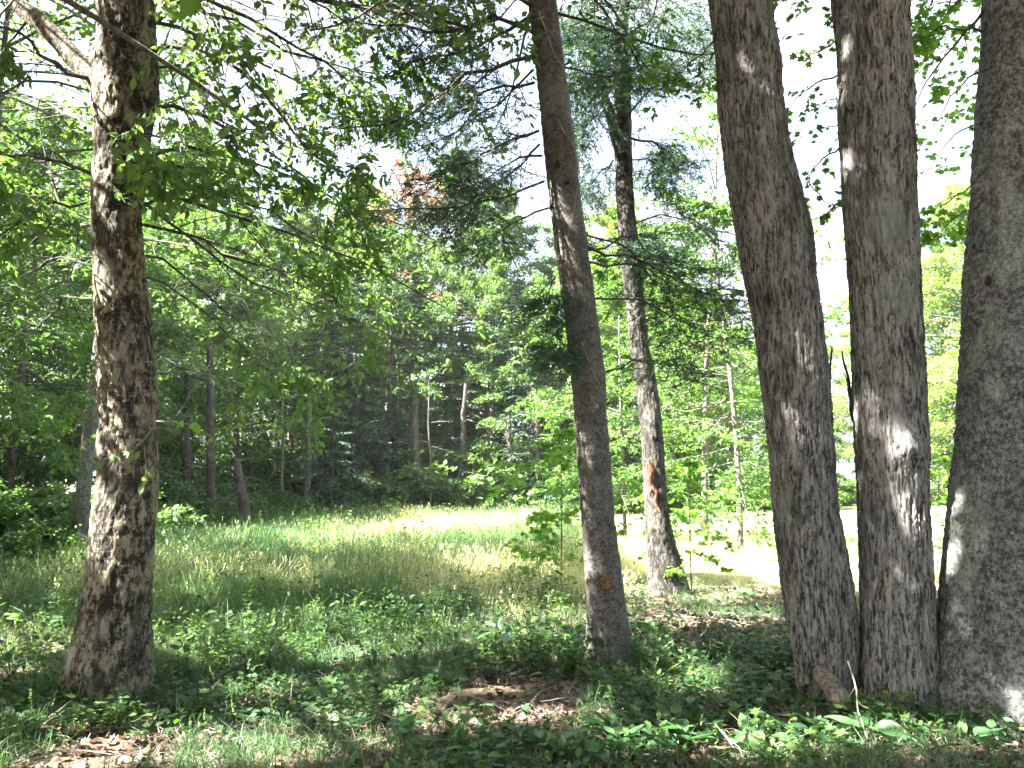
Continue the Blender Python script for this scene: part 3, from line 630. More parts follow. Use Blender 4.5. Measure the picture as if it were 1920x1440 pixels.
# single leaves that can be picked out in front of the trunk and below the branches
leafmesh = npmesh('leaf', *LEAF8, tint=np.full(8, .55)); leafmesh.materials.append(M['birch_leaf'])
leafmesh2 = npmesh('leaf', *LEAF8, tint=np.full(8, .95)); leafmesh2.materials.append(M['bright_leaf'])
def leaf_obj(parent, pos, axis, nrm, size, me):
    y = unit(np.array(axis, float)); x = unit(np.cross(y, nrm)); z = np.cross(x, y)
    o = bpy.data.objects.new('leaf', me); COL.objects.link(o); o.parent = parent
    q = np.array(pos) - np.array(parent.location)
    o.matrix_local = Matrix([[x[0] * size, y[0] * size, z[0] * size, q[0]], [x[1] * size, y[1] * size, z[1] * size, q[1]], [x[2] * size, y[2] * size, z[2] * size, q[2]], [0, 0, 0, 1]])
    return o
pts_ = [px_limb([(288, 800), (262, 835), (225, 850), (190, 862)], 5.72, 5.62, 8), px_limb([(292, 790), (330, 790), (372, 800)], 5.85, 5.6, 8), px_limb([(240, 262), (262, 300), (250, 350), (268, 390)], 5.7, 5.5, 8),
        px_limb([(190, 330), (215, 350), (235, 380)], 5.7, 5.6, 8), px_limb([(270, 840), (275, 880), (268, 920)], 5.7, 5.65, 8)]
tw = level(pts_, [.006, .005, .006, .004, .003])
add_tubes(birch, 'twig', [tw], M['dead'], 5, True)
for k in range(5):
    for j in range([11, 10, 16, 9, 5][k]):
        p_, tg = samp(tw, np.array([k]), np.array([.25 + .75 * rng.random()]))
        ax = tg[0] + rng.normal(size=3) * .7 + np.array([0, -.2, -.6])
        leaf_obj(birch, p_[0] + rng.normal(size=3) * .012, ax, np.array([0, -.7, .6]) + rng.normal(size=3) * .5, .05 + .035 * rng.random(), leafmesh2 if (k == 1 or rng.random() < .15) else leafmesh)
for k in range(70):                                    # leaves hanging nearest the camera on the long branches
    i_ = rng.integers(len(l2['P'])); p_, tg = samp(l2, np.array([i_]), np.array([.5 + .5 * rng.random()]))
    if p_[0][1] < 6.4:
        leaf_obj(birch, p_[0] + np.array([0, -.03, -.02]), tg[0] + rng.normal(size=3) * .5 + np.array([0, 0, -.5]), np.array([0, -.4, .8]) + rng.normal(size=3) * .5, .065 + .03 * rng.random(), leafmesh)

# --- fir: dead and living branches
fir = TR['fir'][0]; rng = np.random.default_rng(12)
FB = [([(1002, 105), (930, 122), (870, 140), (800, 195), (730, 235), (640, 240)], 6.8, 6.2, .02), ([(1002, 155), (940, 160), (890, 180), (830, 215), (760, 250)], 6.8, 7.6, .014),
      ([(1010, 245), (950, 270), (900, 290), (840, 320), (790, 350)], 6.8, 6.1, .014), ([(1016, 292), (960, 296), (900, 340), (860, 400)], 6.8, 7.4, .012),
      ([(1020, 340), (950, 370), (870, 385), (760, 390), (640, 398)], 6.8, 6.0, .013), ([(1028, 390), (960, 420), (900, 470), (850, 500)], 6.8, 7.6, .01),
      ([(1000, 60), (930, 30), (850, 60), (760, 55), (640, 40)], 6.8, 6.2, .02), ([(995, 10), (900, -40), (800, 0), (700, 60)], 6.8, 7.6, .02),
      ([(990, -40), (1080, -40), (1160, 60), (1220, 140)], 6.9, 7.4, .018), ([(1050, 120), (1120, 140), (1200, 170)], 6.9, 7.8, .012),
      ([(985, -90), (860, -60), (700, 20), (580, 60)], 6.8, 5.9, .022), ([(930, 20), (900, 160), (870, 260), (860, 330)], 6.6, 6.5, .008),
      ([(1100, 462), (1170, 480), (1260, 520), (1340, 555), (1405, 600)], 6.9, 7.6, .013), ([(1100, 470), (1180, 440), (1260, 500), (1330, 600)], 6.9, 8.2, .01),
      ([(995, 30), (900, 90), (800, 110), (700, 150), (600, 170)], 6.8, 7.4, .016), ([(1000, 130), (930, 200), (850, 250), (760, 290)], 6.8, 7.8, .012), ([(1012, 270), (950, 330), (900, 360), (820, 420)], 6.8, 7.0, .012), ([(990, -120), (900, -60), (820, 40), (760, 120)], 6.8, 7.0, .016),
      ([(1096, 440), (1170, 460), (1240, 540), (1290, 640)], 6.9, 7.9, .01), ([(1115, 560), (1190, 560), (1280, 600), (1370, 650)], 6.9, 8.4, .01), ([(1104, 490), (1200, 500), (1310, 560), (1400, 560)], 6.9, 8.8, .01),
      ([(1128, 700), (1180, 680), (1240, 675), (1300, 700)], 6.9, 7.8, .008), ([(1040, 520), (1022, 560), (1040, 600)], 6.8, 6.5, .006), ([(1060, 600), (1045, 640), (1030, 680)], 6.8, 6.5, .005)]
f1 = level([px_limb(a, b, c, 10, rng=rng, jag=.015) for a, b, c, r in FB], [r for *_, r in FB])
f2 = child(f1, 20, .16, .98, 52, .36, .12, rng, flat=.25, wob=.06)
livesel = rng.random(len(f2['L'])) < .8
live = dict(P=f2['P'][livesel], L=f2['L'][livesel], r=f2['r'][livesel])
f3 = child(live, 8, .1, 1, 48, .42, .1, rng, flat=.2, minl=.07, wob=.03)
SPRIG = T([(0, 0, 0), (.13, .3, .02), (0, 1, -.06), (-.13, .3, .02)], [(0, 1, 2), (0, 2, 3)])
add_tubes(fir, 'branch', [f1, f2, f3], M['dead'] if False else M['dark_bark'], 6, True)
nd = [frames_on(f3, 1, rng, keep=lambda p: kg(p) & (rng.random(len(p)) < .95), tmin=.6, down=.1, jit=.2, spread=.02), frames_on(live, 3, rng, tmin=.15, keep=kg, down=.1, jit=.25)]
firk = [(spray(20, .16, .035, 60 + k, T([(-.11, 0, 0), (.11, 0, 0), (0, 1, 0)], [(0, 1, 2)]), .9), M['needle']) for k in range(3)]
spray_foliage(fir, 'foliage', nd, firk, rng)
fu = limbs_ring(at_z('fir', 5.6)[0], at_z('fir', 14.8)[0], 5.8, 14.6, 60, lambda u: 2.8 * (1 - .85 * u), 5, 25, .2, rng, .02)
fu2 = child(fu, 12, .2, 1, 50, .34, .05, rng, flat=.12)
add_tubes(fir, 'limb', [fu], M['dark_bark'], 5, True)
add_foliage(fir, 'crown', [leaves_on(fu2, 12, .1, FROND, rng, tmin=.05, tilt=.3, keep=lambda p: keep_gaps(p))], M['needle'])
vine = level([px_limb([(1010, 20), (1035, 90), (1062, 140)], 6.72, 6.72, 10, rng=rng, jag=.004), px_limb([(1046, 225), (1066, 255), (1083, 290), (1084, 340), (1075, 400), (1062, 450)], 6.72, 6.74, 10, rng=rng, jag=.004), px_limb([(1090, 640), (1104, 680), (1122, 715), (1132, 740)], 6.72, 6.74, 10, rng=rng, jag=.004)], [.007, .008, .006])
add_tubes(fir, 'vine', [vine], M['wood'], 6, True)
# scars, knots: irregular raised discs set in the bark
def knot(root, px, py, d, w, h, mat, name, seed, depth=.012):
    c = P(px, py, d); s = mpp(px, py, d); r_ = np.random.default_rng(seed); n = 16
    a = np.arange(n) / n * 2 * PI; rr = 1 + .22 * r_.normal(size=n)
    V = [c + np.array([0, -depth, 0])]
    for k_, dy in ((.55, -depth * .3), (.8, -depth * 1.3), (1.0, depth * 1.2)):
        for i_ in range(n): V.append(c + np.array([math.cos(a[i_]) * w / 2 * s * k_ * rr[i_], dy, math.sin(a[i_]) * h / 2 * s * k_ * rr[i_]]))
    Fc = [(0, 1 + i_, 1 + (i_ + 1) % n) for i_ in range(n)]
    for L_ in range(2):
        for i_ in range(n):
            p0, p1 = 1 + L_ * n + i_, 1 + L_ * n + (i_ + 1) % n; Fc += [(p0, p0 + n, p1 + n), (p0, p1 + n, p1)]
    return link(name, npmesh(name, lo(root, np.array(V)), np.array(Fc), smooth=True, extra={'hgt': np.full(len(V), .6)}), mat, root)
M['orange_wood'] = bark_mat('orange_wood', sat=.85, val=.9, base=(.3, .13, .055), dark=(.12, .05, .025), pale=(.42, .19, .08), lichen=(.25, .2, .15), sx=20, sz=8, bump=.7, hk=0)
M['wound'] = bark_mat('wound_wood', sat=.9, val=.8, base=(.42, .14, .06), dark=(.14, .035, .02), pale=(.6, .36, .22), lichen=(.6, .36, .25), sx=18, sz=3, bump=.7, hk=0)
M['hollow'] = bark_mat('knot_bark', (.05, .04, .032), (.02, .016, .012), (.1, .085, .07), (.08, .08, .06), sx=18, sz=9, bump=.7, hk=0)
M['root_bark'] = bark_mat('root_bark', (.3, .22, .16), (.12, .08, .055), (.42, .33, .25), (.3, .28, .2), sx=16, sz=6, bump=.4, hk=0, fz=1, fs=40)
M['lichen'] = bark_mat('lichen_crust', (.36, .38, .33), (.26, .27, .23), (.46, .49, .43), (.5, .52, .47), sx=22, sz=20, bump=.5, hk=0)
knot(fir, 1137, 1093, 6.66, 24, 30, M['orange_wood'], 'scar', 1)
knot(fir, 1046, 308, 6.72, 11, 16, M['hollow'], 'knot', 2); knot(fir, 1064, 342, 6.72, 8, 8, M['hollow'], 'knot', 3); knot(fir, 1033, 388, 6.72, 8, 8, M['hollow'], 'knot', 4)
knot(fir, 1120, 762, 6.67, 9, 9, M['wood'], 'knot', 5)
slim = TR['slim'][0]
w_ = level([px_limb([(1212, 868), (1220, 895), (1224, 915), (1228, 935), (1236, 960)], 10.76, 10.76, 8, rng=np.random.default_rng(3), jag=.012), px_limb([(1218, 880), (1216, 905), (1218, 925)], 10.75, 10.74, 8, rng=np.random.default_rng(4), jag=.01)], [.06, .035])
o_ = add_tubes(slim, 'wound', [w_], M['wound'], 9); o_['label'] = 'raw orange and cream wood torn open'
# second stem and needles of the slim tree
rng = np.random.default_rng(21)
s2 = level([px_limb([(1166, 290), (1150, 240), (1138, 200), (1120, 140), (1112, 90), (1106, 0), (1100, -120)], 10.8, 10.4, 12, rng=rng, jag=.015)], [.085])
add_tubes(slim, 'fork_limb', [s2], M['slim_bark'], 14)
SB = [([(1180, 60), (1230, 30), (1290, 60), (1330, 120)], 10.8, 10.2, .02), ([(1160, 130), (1120, 160), (1080, 150)], 10.8, 10, .02), ([(1182, 210), (1230, 160), (1280, 130), (1330, 80)], 10.8, 11.6, .018),
      ([(1185, 260), (1240, 270), (1290, 320)], 10.8, 10.2, .02), ([(1112, 80), (1090, 40), (1060, 50)], 10.5, 10, .015), ([(1165, 20), (1200, -20), (1260, 0), (1300, 40)], 10.8, 11.4, .02), ([(1150, 300), (1120, 330), (1090, 380)], 10.8, 11.4, .015),
      ([(1160, 90), (1200, 90), (1240, 120)], 10.8, 10, .015), ([(1120, 120), (1150, 100), (1130, 60)], 10.6, 10.2, .015), ([(1190, 420), (1240, 400), (1300, 420), (1360, 470)], 10.8, 11.6, .014), ([(1180, 460), (1215, 455), (1245, 480)], 10.7, 10.3, .012), ([(1100, -20), (1080, 60), (1075, 120)], 10.4, 9.8, .012), ([(1170, -60), (1210, 20), (1200, 100)], 10.8, 10, .015), ([(1140, 200), (1100, 230), (1080, 280)], 10.8, 10.3, .012), ([(1186, 300), (1220, 300), (1250, 350)], 10.8, 11.2, .012), ([(1110, 120), (1090, 180), (1100, 220)], 10.6, 10.1, .01)]
g1 = level([px_limb(a, b, c, 8, rng=rng) for a, b, c, r in SB], [r for *_, r in SB])
g2 = child(g1, 15, .08, 1, 50, .5, .1, rng, flat=.4); g3 = child(g2, 7, .15, 1, 45, .5, .1, rng, flat=.3, minl=.08)
add_tubes(slim, 'branch', [g1, g2], M['dark_bark'], 6, True)
firk2 = [(spray(24, .2, .045, 64 + k, T([(-.1, 0, 0), (.1, 0, 0), (0, 1, 0)], [(0, 1, 2)]), .9), M['needle']) for k in range(3)]
spray_foliage(slim, 'crown', [frames_on(g3, 2, rng, spread=.04, tmin=.15), frames_on(g2, 4, rng, spread=.04)], firk2, rng, .8, 1.4)

# --- maples: small side twigs with leaves, crowns above the frame
m1t, m2t, m3t = TR['m1'][0], TR['m2'][0], TR['m3'][0]
rng = np.random.default_rng(31)
def leafy(root, LB, n2, n3, size, tm, mat, k=4, name='twig', dens=1, flat=.3, tm2=LEAF8):
    a1 = level([px_limb(a, b, c, 9, rng=rng, jag=.012) for a, b, c, r in LB], [r for *_, r in LB])
    a2 = child(a1, n2, .3, 1, 45, .32, .15, rng, flat=flat); a3 = child(a2, n3, .25, 1, 42, .5, .2, rng, flat=flat, minl=.05)
    add_tubes(root, name, [a1, a2], M['dark_bark'], 6, True)
    return a1, a2, a3
a1, a2, a3 = leafy(m2t, [([(1572, 75), (1545, 95), (1512, 103)], 5.9, 5.7, .008), ([(1574, 140), (1530, 155), (1500, 180), (1475, 210)], 5.9, 6.4, .008), ([(1576, 275), (1545, 295), (1520, 320), (1515, 350)], 5.9, 6.4, .008),
                         ([(1576, 185), (1550, 190), (1530, 200)], 5.9, 6.6, .006), ([(1574, 232), (1540, 240), (1512, 245)], 5.9, 6.6, .005)], 4, 3, .05, None, None)
add_foliage(m2t, 'foliage', [leaves_on(a3, 3, .05, MAPLE, rng, jit=.4, tilt=.6)], M['maple_leaf'])
a1, a2, a3 = leafy(m3t, [([(1845, 20), (1800, 80), (1750, 130), (1725, 180), (1718, 200)], 5.5, 6.6, .012), ([(1842, 60), (1800, 60), (1760, 50), (1712, 95)], 5.5, 6.4, .01), ([(1845, -60), (1800, 0), (1750, 50), (1710, 60)], 5.5, 6.8, .012), ([(1760, -40), (1735, 40), (1712, 100)], 5.9, 6.2, .008),
                         ([(1850, 130), (1810, 150), (1770, 200), (1740, 260)], 5.5, 7.6, .008), ([(1845, -20), (1800, -20), (1770, 30), (1745, 110)], 5.5, 7.4, .01), ([(1840, 230), (1800, 240), (1760, 290), (1740, 330)], 5.5, 7.8, .007),
                         ([(1835, 330), (1800, 360), (1770, 385), (1740, 440)], 5.5, 7.0, .007), ([(1830, 390), (1790, 405), (1760, 440)], 5.5, 6.6, .006)], 6, 4, .05, None, None)
add_foliage(m3t, 'foliage', [leaves_on(a3, 7, .052, MAPLE, rng, jit=.45, tilt=.7, spread=.03)], M['bright_leaf'])
a1, a2, a3 = leafy(m1t, [([(1340, 75), (1300, 115), (1260, 150), (1210, 180)], 5.6, 6.8, .007), ([(1345, 150), (1310, 152), (1280, 152)], 5.6, 6.4, .005), ([(1518, 345), (1545, 380), (1580, 390)], 5.7, 6.6, .006), ([(1390, 545), (1340, 545), (1280, 535)], 5.7, 6.6, .007),
                         ([(1335, -40), (1280, -60), (1230, 0), (1210, 80)], 5.6, 6.6, .012), ([(1440, -20), (1490, -50), (1530, 10)], 5.6, 6.2, .01)], 5, 4, .05, None, None)
add_foliage(m1t, 'foliage', [leaves_on(a3, 5, .05, MAPLE, rng, jit=.4, tilt=.6)], M['maple_leaf'])
st = level([px_limb([(1556, 960), (1553, 860), (1552, 760), (1560, 650)], 6.0, 6.3, 10, rng=rng, jag=.006)], [.022]); add_tubes(m1t, 'dead_shoot', [st], M['dark_bark'], 8)
st = level([px_limb([(1602, 790), (1590, 730), (1588, 690), (1580, 662)], 6.0, 6.2, 8, rng=rng, jag=.006), px_limb([(1598, 740), (1588, 715), (1583, 700)], 6.0, 6.1, 8, rng=rng, jag=.004)], [.02, .012]); add_tubes(m2t, 'dead_shoot', [st], M['dark_bark'], 8)
for key, root, seed in (('m1', m1t, 1), ('m2', m2t, 2), ('m3', m3t, 3)):
    rg = np.random.default_rng(40 + seed)
    b_ = at_z(key, 6.2)[0]; tp = at_z(key, 16.5)[0]
    u1 = limbs_ring(b_, tp, 6.6, 16, 18, lambda u: 4.2 * (1 - .6 * u), 30, 65, .15, rg, .07)
    u2 = child(u1, 9, .25, 1, 45, .45, .1, rg, flat=.3); u3 = child(u2, 6, .2, 1, 45, .5, .15, rg, flat=.3)
    add_tubes(root, 'limb', [u1, u2], M['dark_bark'], 6, True)
    add_foliage(root, 'crown', [leaves_on(u3, 7, .12, LEAF2, rg, keep=lambda p: keep_gaps(p))], M['maple_leaf'])
knot(m3t, 1853, 527, 5.16, 10, 18, M['hollow'], 'knot', 12)

# ------------------------------------------------------------------ generic trees
def simple_trunk(root_loc, H, r0, rng, r1=.02, K=14, sides=10, lean=.03):
    base = np.array(root_loc, float) + np.array([0, 0, -.25]); d = unit(np.array([rng.normal() * lean, rng.normal() * lean, 1.0]))
    Pp = curve(base[None], d[None], np.array([H + .25]), 0, rng, K, .012)
    Lv = dict(P=Pp, L=np.array([H]), r=np.array([r0])); v, q, t_ = tubes(Lv, sides, max(.1, r1 / r0))
    k = np.arange(len(v)) // sides; v[k == 0] += (v[k == 0] - Pp[0, 0]) * .5
    return Lv, v, q
def make_broadleaf(name, label, group, loc, H, cb, R, nl, n2, n3, nleaf, lsize, mat, bark, seed, tmpl=LEAF2, elev=(-5, 55), droop=.18, keep=None, r0=None, thin=.15, cat='tree', flat=.28, spread=0):
    rg = np.random.default_rng(seed); root = thing(name, loc, label, cat, group)
    r0 = r0 or H * .0125
    Lv, v, q = simple_trunk(loc, H, r0, rg, r1=min(.02, r0 * .3))
    link('trunk', npmesh('trunk', lo(root, v), q, smooth=True, extra={'hgt': np.full(len(v), .5)}), bark, root)
    zz = np.array(loc)[2]
    b = Lv['P'][0, 0]; tp = Lv['P'][0, -1]
    prof = lambda u: R * np.clip(np.sin((.12 + .88 * u) ** .8 * PI * .93) * .85 + .25 * (1 - u), .12, 2)
    l1 = limbs_ring(b, tp, zz + cb, zz + H * .98, nl, prof, elev[0], elev[1], droop, rg, r0 * .32)
    l2 = child(l1, n2, .15, 1, 48, .42, .12, rg, flat=flat)
    k = rg.random(len(l2['L'])) > thin
    if keep is not None: k &= keep_gaps(l2['P'][:, 2], .05, .24) & keep_gaps(l2['P'][:, 3], .05, .24)
    l2 = {a: x[k] for a, x in l2.items()}
    l3 = child(l2, n3, .15, 1, 45, .5, .15, rg, flat=flat)
    vs = merge([tubes(l1, 5), tubes(l2, 3)])
    o = link('branches', npmesh('branches', lo(root, vs[0]), vs[1], vs[2], smooth=True, extra={'hgt': np.full(len(vs[0]), .5)}), bark, root); o['kind'] = 'stuff'
    add_foliage(root, 'crown', [leaves_on(l3, nleaf, lsize, tmpl, rg, jit=.4, tilt=.55, down=.2, keep=keep, spread=spread), leaves_on(l1, nleaf, lsize, tmpl, rg, tmin=.6, jit=.35, keep=keep)], mat)
    return root
def make_conifer(name, label, group, loc, H, cb, R, nl, seed, mat, bark, n2=16, nn=9, fs=.2, dead=14, r0=None, droop=.25, keep=None, tw=.45):
    rg = np.random.default_rng(seed); root = thing(name, loc, label, 'tree', group)
    r0 = r0 or H * .011; Lv, v, q = simple_trunk(loc, H, r0, rg, lean=.012)
    link('trunk', npmesh('trunk', lo(root, v), q, smooth=True, extra={'hgt': np.full(len(v), .5)}), bark, root)
    b, tp = Lv['P'][0, 0], Lv['P'][0, -1]; zz = loc[2]
    l1 = limbs_ring(b, tp, zz + cb, zz + H * .985, nl, lambda u: R * (1.02 - u) ** .85 + .1, -8, 22, droop, rg, r0 * .2, K=6, wob=.03)
    l2 = child(l1, n2, .12, 1, 55, .4, .12, rg, flat=.1, K=3, minl=.12)
    tb = [tubes(l1, 3)]
    if dead:
        d1 = limbs_ring(b, tp, zz + .6, zz + cb + 2, dead, lambda u: R * .7 + 0 * u, -15, 5, .15, rg, r0 * .1, K=6, wob=.05)
        d2 = child(d1, 9, .2, 1, 50, .35, .1, rg, flat=.2, K=3)
        o = link('dead_branches', npmesh('dead_branches', *[lo(root, a) if i == 0 else a for i, a in enumerate(merge([tubes(d1, 3), tubes(dict(P=d2['P'], L=d2['L'], r=np.full(len(d2['L']), .004)), 3)]))], smooth=True), M['dead'], root); o['kind'] = 'stuff'
    vs = merge(tb); o = link('branches', npmesh('branches', lo(root, vs[0]), vs[1], vs[2], smooth=True, extra={'hgt': np.full(len(vs[0]), .5)}), bark, root); o['kind'] = 'stuff'
    add_foliage(root, 'crown', [leaves_on(l2, nn, fs, FROND, rg, tmin=0, ang=35, tilt=.25, down=.15, jit=.15, keep=keep), leaves_on(l1, nn * 3, fs, FROND, rg, tmin=.2, ang=50, tilt=.25, down=.1, jit=.15, keep=keep)], mat)
    return root
def gl(x, y): return (x, y, float(gz(x, y)))

# unseen trees placed beside and behind the camera to shade trunks and foreground
kf = lambda p: keep_gaps(p, .1) & out_of_frame(p)
CT = [((-7.5, 3.0), 15, 5.0, 4.6), ((-10.5, -1.0), 17, 5.0, 5.0), ((-5.0, -4.5), 17, 6.0, 4.6), ((-13, 5.5), 17, 5, 4.8), ((-2.8, 1.8), 15, 6.4, 5.2), ((-9.8, 8.2), 14, 5.2, 3.8), ((-1.2, -8), 18, 7, 4.6), ((-15.5, 1), 18, 5, 5), ((4.5, -3.5), 15, 5.5, 4.4), ((9, 1.0), 15, 5, 4.2), ((-6.3, -.6), 15, 4.6, 4.8), ((-4.6, 2.9), 12.5, 4.6, 4.6), ((-10.6, 3.2), 14, 4.2, 4.8), ((-8.0, 5.4), 12, 4.2, 3.8)]
for k, (xy, H, cb, R) in enumerate(CT):
    make_broadleaf('shade_tree', 'unseen broad crowned maple placed beside or behind the camera to shade the foreground', 'unseen shade trees around the camera', gl(*xy), H, cb, R, 24, 10, 8, 14, .25, M['maple_leaf'], M['far_bark'], 100 + k, keep=kf, elev=(5, 55), thin=.1)

# ------------------------------------------------------------------ the forest around the meadow
rng = np.random.default_rng(5)
PARK = (0, 0, 0)
def protos_broad():
    out = []
    for k, (H, cb, R, nl, mat, size) in enumerate([(16, 1.2, 4.2, 48, 'far_leaf', .15), (19, 2.2, 4.6, 52, 'far_leaf', .16), (13, .8, 3.4, 44, 'far_leaf', .14), (17, 1.5, 4.4, 50, 'gold_leaf', .16)]):
        out.append(lambda loc, H=H, cb=cb, R=R, nl=nl, mat=mat, size=size, k=k: make_broadleaf('broadleaf_tree', None, None, loc, H, cb, R, nl, 12, 6, 16, size, M[mat], M['far_bark'], 200 + k, elev=(-12, 55), thin=.2, spread=.13, flat=.4))
    return out
def protos_con():
    return [lambda loc: make_conifer('spruce_tree', None, None, loc, 15, 2.2, 2.6, 95, 301, M['far_needle'], M['dark_bark'], dead=26),
            lambda loc: make_conifer('spruce_tree', None, None, loc, 18, 3.0, 3.0, 110, 302, M['far_needle'], M['dark_bark'], dead=30),
            lambda loc: make_conifer('spruce_tree', None, None, loc, 11, .8, 2.3, 80, 303, M['far_needle'], M['dark_bark'], dead=16)]
PB = protos_broad(); PC = protos_con(); made = {}
def put(kind, k, x, y, s, label, group, rz=None, sz=1.0):
    key = (kind, k)
    if key not in made:
        # built on the spot where the first one stands
        o = (PB if kind == 'b' else PC)[k](gl(x, y)); made[key] = o; o['label'] = label; o['group'] = group
        o.scale = (s, s, s * sz); return o
    o = copy_tree(made[key]); o.location = gl(x, y); o.scale = (s, s, s * sz); o.rotation_euler = (0, 0, rng.random() * 6.28 if rz is None else rz)
    o['label'] = label; o['group'] = group; return o
GL_ = 'tree of the dense wood left of the meadow'; GC = 'tree of the dark wood edge behind the meadow'; GR = 'sunlit tree beyond the bright clearing on the right'
def LBL(kind, zone):
    a = 'leafy green tree' if kind == 'b' else 'dark conifer with bare dead lower branches'
    return a + {'L': ' in the dense wood left of the meadow', 'C': ' at the shaded wood edge behind the meadow', 'D': ' deep in the wood behind the meadow edge', 'R': ' beyond the sunny clearing on the right'}[zone]
def row(zone, pts):
    for kind, k, x, y, s in pts:
        put(kind, k, x + rng.normal() * .3, y + rng.normal() * .3, s, LBL(kind, zone), {'L': 'trees left of the meadow', 'C': 'trees of the wood edge', 'D': 'trees deep in the wood', 'R': 'trees beyond the clearing'}[zone] + (' (leafy)' if kind == 'b' else ' (conifer)'))
# left wood: edge runs from (-8.5, 13) to (-11, 26), then across at y = 33
row('L', [('b', 2, -11.5, 14, .62), ('b', 0, -15, 17, .72), ('b', 1, -13.8, 21.5, .62), ('c', 0, -15.8, 20, .9), ('b', 2, -12.6, 25.5, .8), ('c', 2, -18, 16, 1.), ('b', 1, -19, 22, 1), ('b', 0, -17, 26, .9), ('c', 1, -21, 27, 1), ('b', 0, -22, 18, 1), ('b', 1, -25, 23, 1), ('b', 2, -19, 12, 1), ('b', 0, -24, 30, 1), ('b', 1, -29, 28, 1.05), ('b', 0, -30, 36, 1.05)])
row('C', [('b', 2, -12.5, 30, 1), ('b', 0, -10.5, 32.5, .8), ('c', 0, -8.2, 34, .75), ('c', 2, -6.6, 34.4, 1.0), ('b', 2, -5.6, 36.6, 1.0), ('c', 1, -4.4, 35.4, .62), ('c', 0, -2.2, 35.6, .66), ('b', 2, -1.4, 37, .9), ('c', 2, .2, 35.3, .95), ('b', 2, 2.6, 36, .85), ('c', 0, 4.2, 37.5, .6), ('b', 2, 5.6, 37, .85), ('b', 3, 7.4, 40, .75), ('b', 2, 9.6, 42, .9)])
row('D', [('b', 1, -14, 36, .95), ('b', 0, -10, 38, .95), ('b', 3, -7, 41, 1.0), ('b', 1, -3.5, 42, .98), ('b', 0, -.5, 41, 1.02), ('b', 0, 3, 43, 1.0), ('b', 3, 6.5, 45, 1.0), ('b', 1, 9.5, 48, .9), ('b', 0, -8.5, 44, 1.05), ('b', 1, -18, 40, 1), ('b', 3, -11, 45, .95), ('b', 0, -5, 47, .95), ('b', 0, 2, 49, .9), ('b', 1, -24, 42, 1.1), ('b', 0, -16, 48, 1.1), ('b', 1, -9, 52, .95), ('b', 1, 8, 50, .85), ('b', 0, -30, 48, 1.2), ('b', 1, -22, 54, 1.2), ('c', 1, -1, 52, .85), ('c', 1, -13, 50, 1.0), ('b', 3, 5, 56, .9)])
row('R', [('b', 3, 12.5, 54, .8), ('b', 0, 16.5, 57, .72), ('b', 3, 20.5, 56, .72), ('b', 3, 24.5, 54, .9), ('b', 0, 28, 52, 1.05), ('b', 3, 27, 47, 1.15), ('b', 3, 31, 49, 1.25), ('b', 3, 34.5, 47, 1.25), ('b', 0, 37, 52, 1.2), ('b', 1, 40, 48, 1.1), ('b', 3, 18, 64, .8), ('b', 1, 24, 66, .85), ('b', 0, 12, 62, .85), ('b', 1, 30, 62, 1.05), ('b', 1, 46, 54, 1.2), ('b', 0, 50, 46, 1.1), ('b', 3, 45, 42, 1.0), ('b', 1, 38, 62, 1.2), ('b', 0, 54, 60, 1.2)])
# the reddening maple over the wood
o = make_broadleaf('red_maple', 'maple with pinkish red turning leaves rising above the green wood edge', None, gl(-5.2, 40), 17.8, 11.5, 3.6, 26, 10, 6, 8, .13, M['red_leaf'], M['far_bark'], 260, thin=.6, spread=.15, flat=.4)

# understorey bushes along the wood edges
def bush(loc, seed, R=1.2, H=1.6, mat='far_leaf', n=16, size=.09):
    rg = np.random.default_rng(seed); root = thing('bush', loc, None, 'bush')
    A = rg.random(n) * 6.28; e = np.radians(rg.uniform(35, 85, n)); d = np.stack([np.cos(A) * np.cos(e), np.sin(A) * np.cos(e), np.sin(e)], -1)
    b0 = np.array(loc)[None] + np.stack([rg.normal(size=n) * .15, rg.normal(size=n) * .15, np.full(n, -.05)], -1); L_ = H * (.7 + .5 * rg.random(n))
    l1 = dict(P=curve(b0, d, L_, .25, rg, 6, .06), L=L_, r=np.full(n, .012)); l2 = child(l1, 9, .15, 1, 45, .42, .1, rg, flat=.35); l3 = child(l2, 4, .2, 1, 45, .5, .1, rg, flat=.35)
    vs = merge([tubes(l1, 4), tubes(l2, 3)]); o = link('stems', npmesh('stems', lo(root, vs[0]), vs[1], vs[2], smooth=True, extra={'hgt': np.full(len(vs[0]), .5)}), M['far_bark'], root); o['kind'] = 'stuff'
    add_foliage(root, 'foliage', [leaves_on(l3, 9, size, LEAF2, rg, jit=.35, spread=.05), leaves_on(l2, 6, size, LEAF2, rg, jit=.35)], M[mat])
    return root
bp_ = [None, None, None]
def put_bush(k, x, y, s, label, group):
    if bp_[k] is None:
        bp_[k] = bush(gl(x, y), 400 + k, mat=['far_leaf', 'far_leaf', 'maple_leaf'][k], size=[.11, .12, .09][k]); o = bp_[k]
    else:
        o = copy_tree(bp_[k]); o.location = gl(x, y); o.rotation_euler = (0, 0, rng.random() * 6.28)
    o.scale = (s, s, s); o['label'] = label; o['group'] = group
for k in range(26):
    t_ = k / 25; x = np.interp(t_, [0, .35, .6, 1], [-8.6, -10.6, -9.5, -5.2]) ; y = np.interp(t_, [0, .35, .6, 1], [12.2, 23.5, 30, 33])
    put_bush(int(rng.integers(2)), x + rng.normal() * .7 - .6, y + rng.normal() * .5, .6 + .6 * rng.random(), 'leafy undergrowth bush along the left edge of the meadow', 'bushes at the left meadow edge')
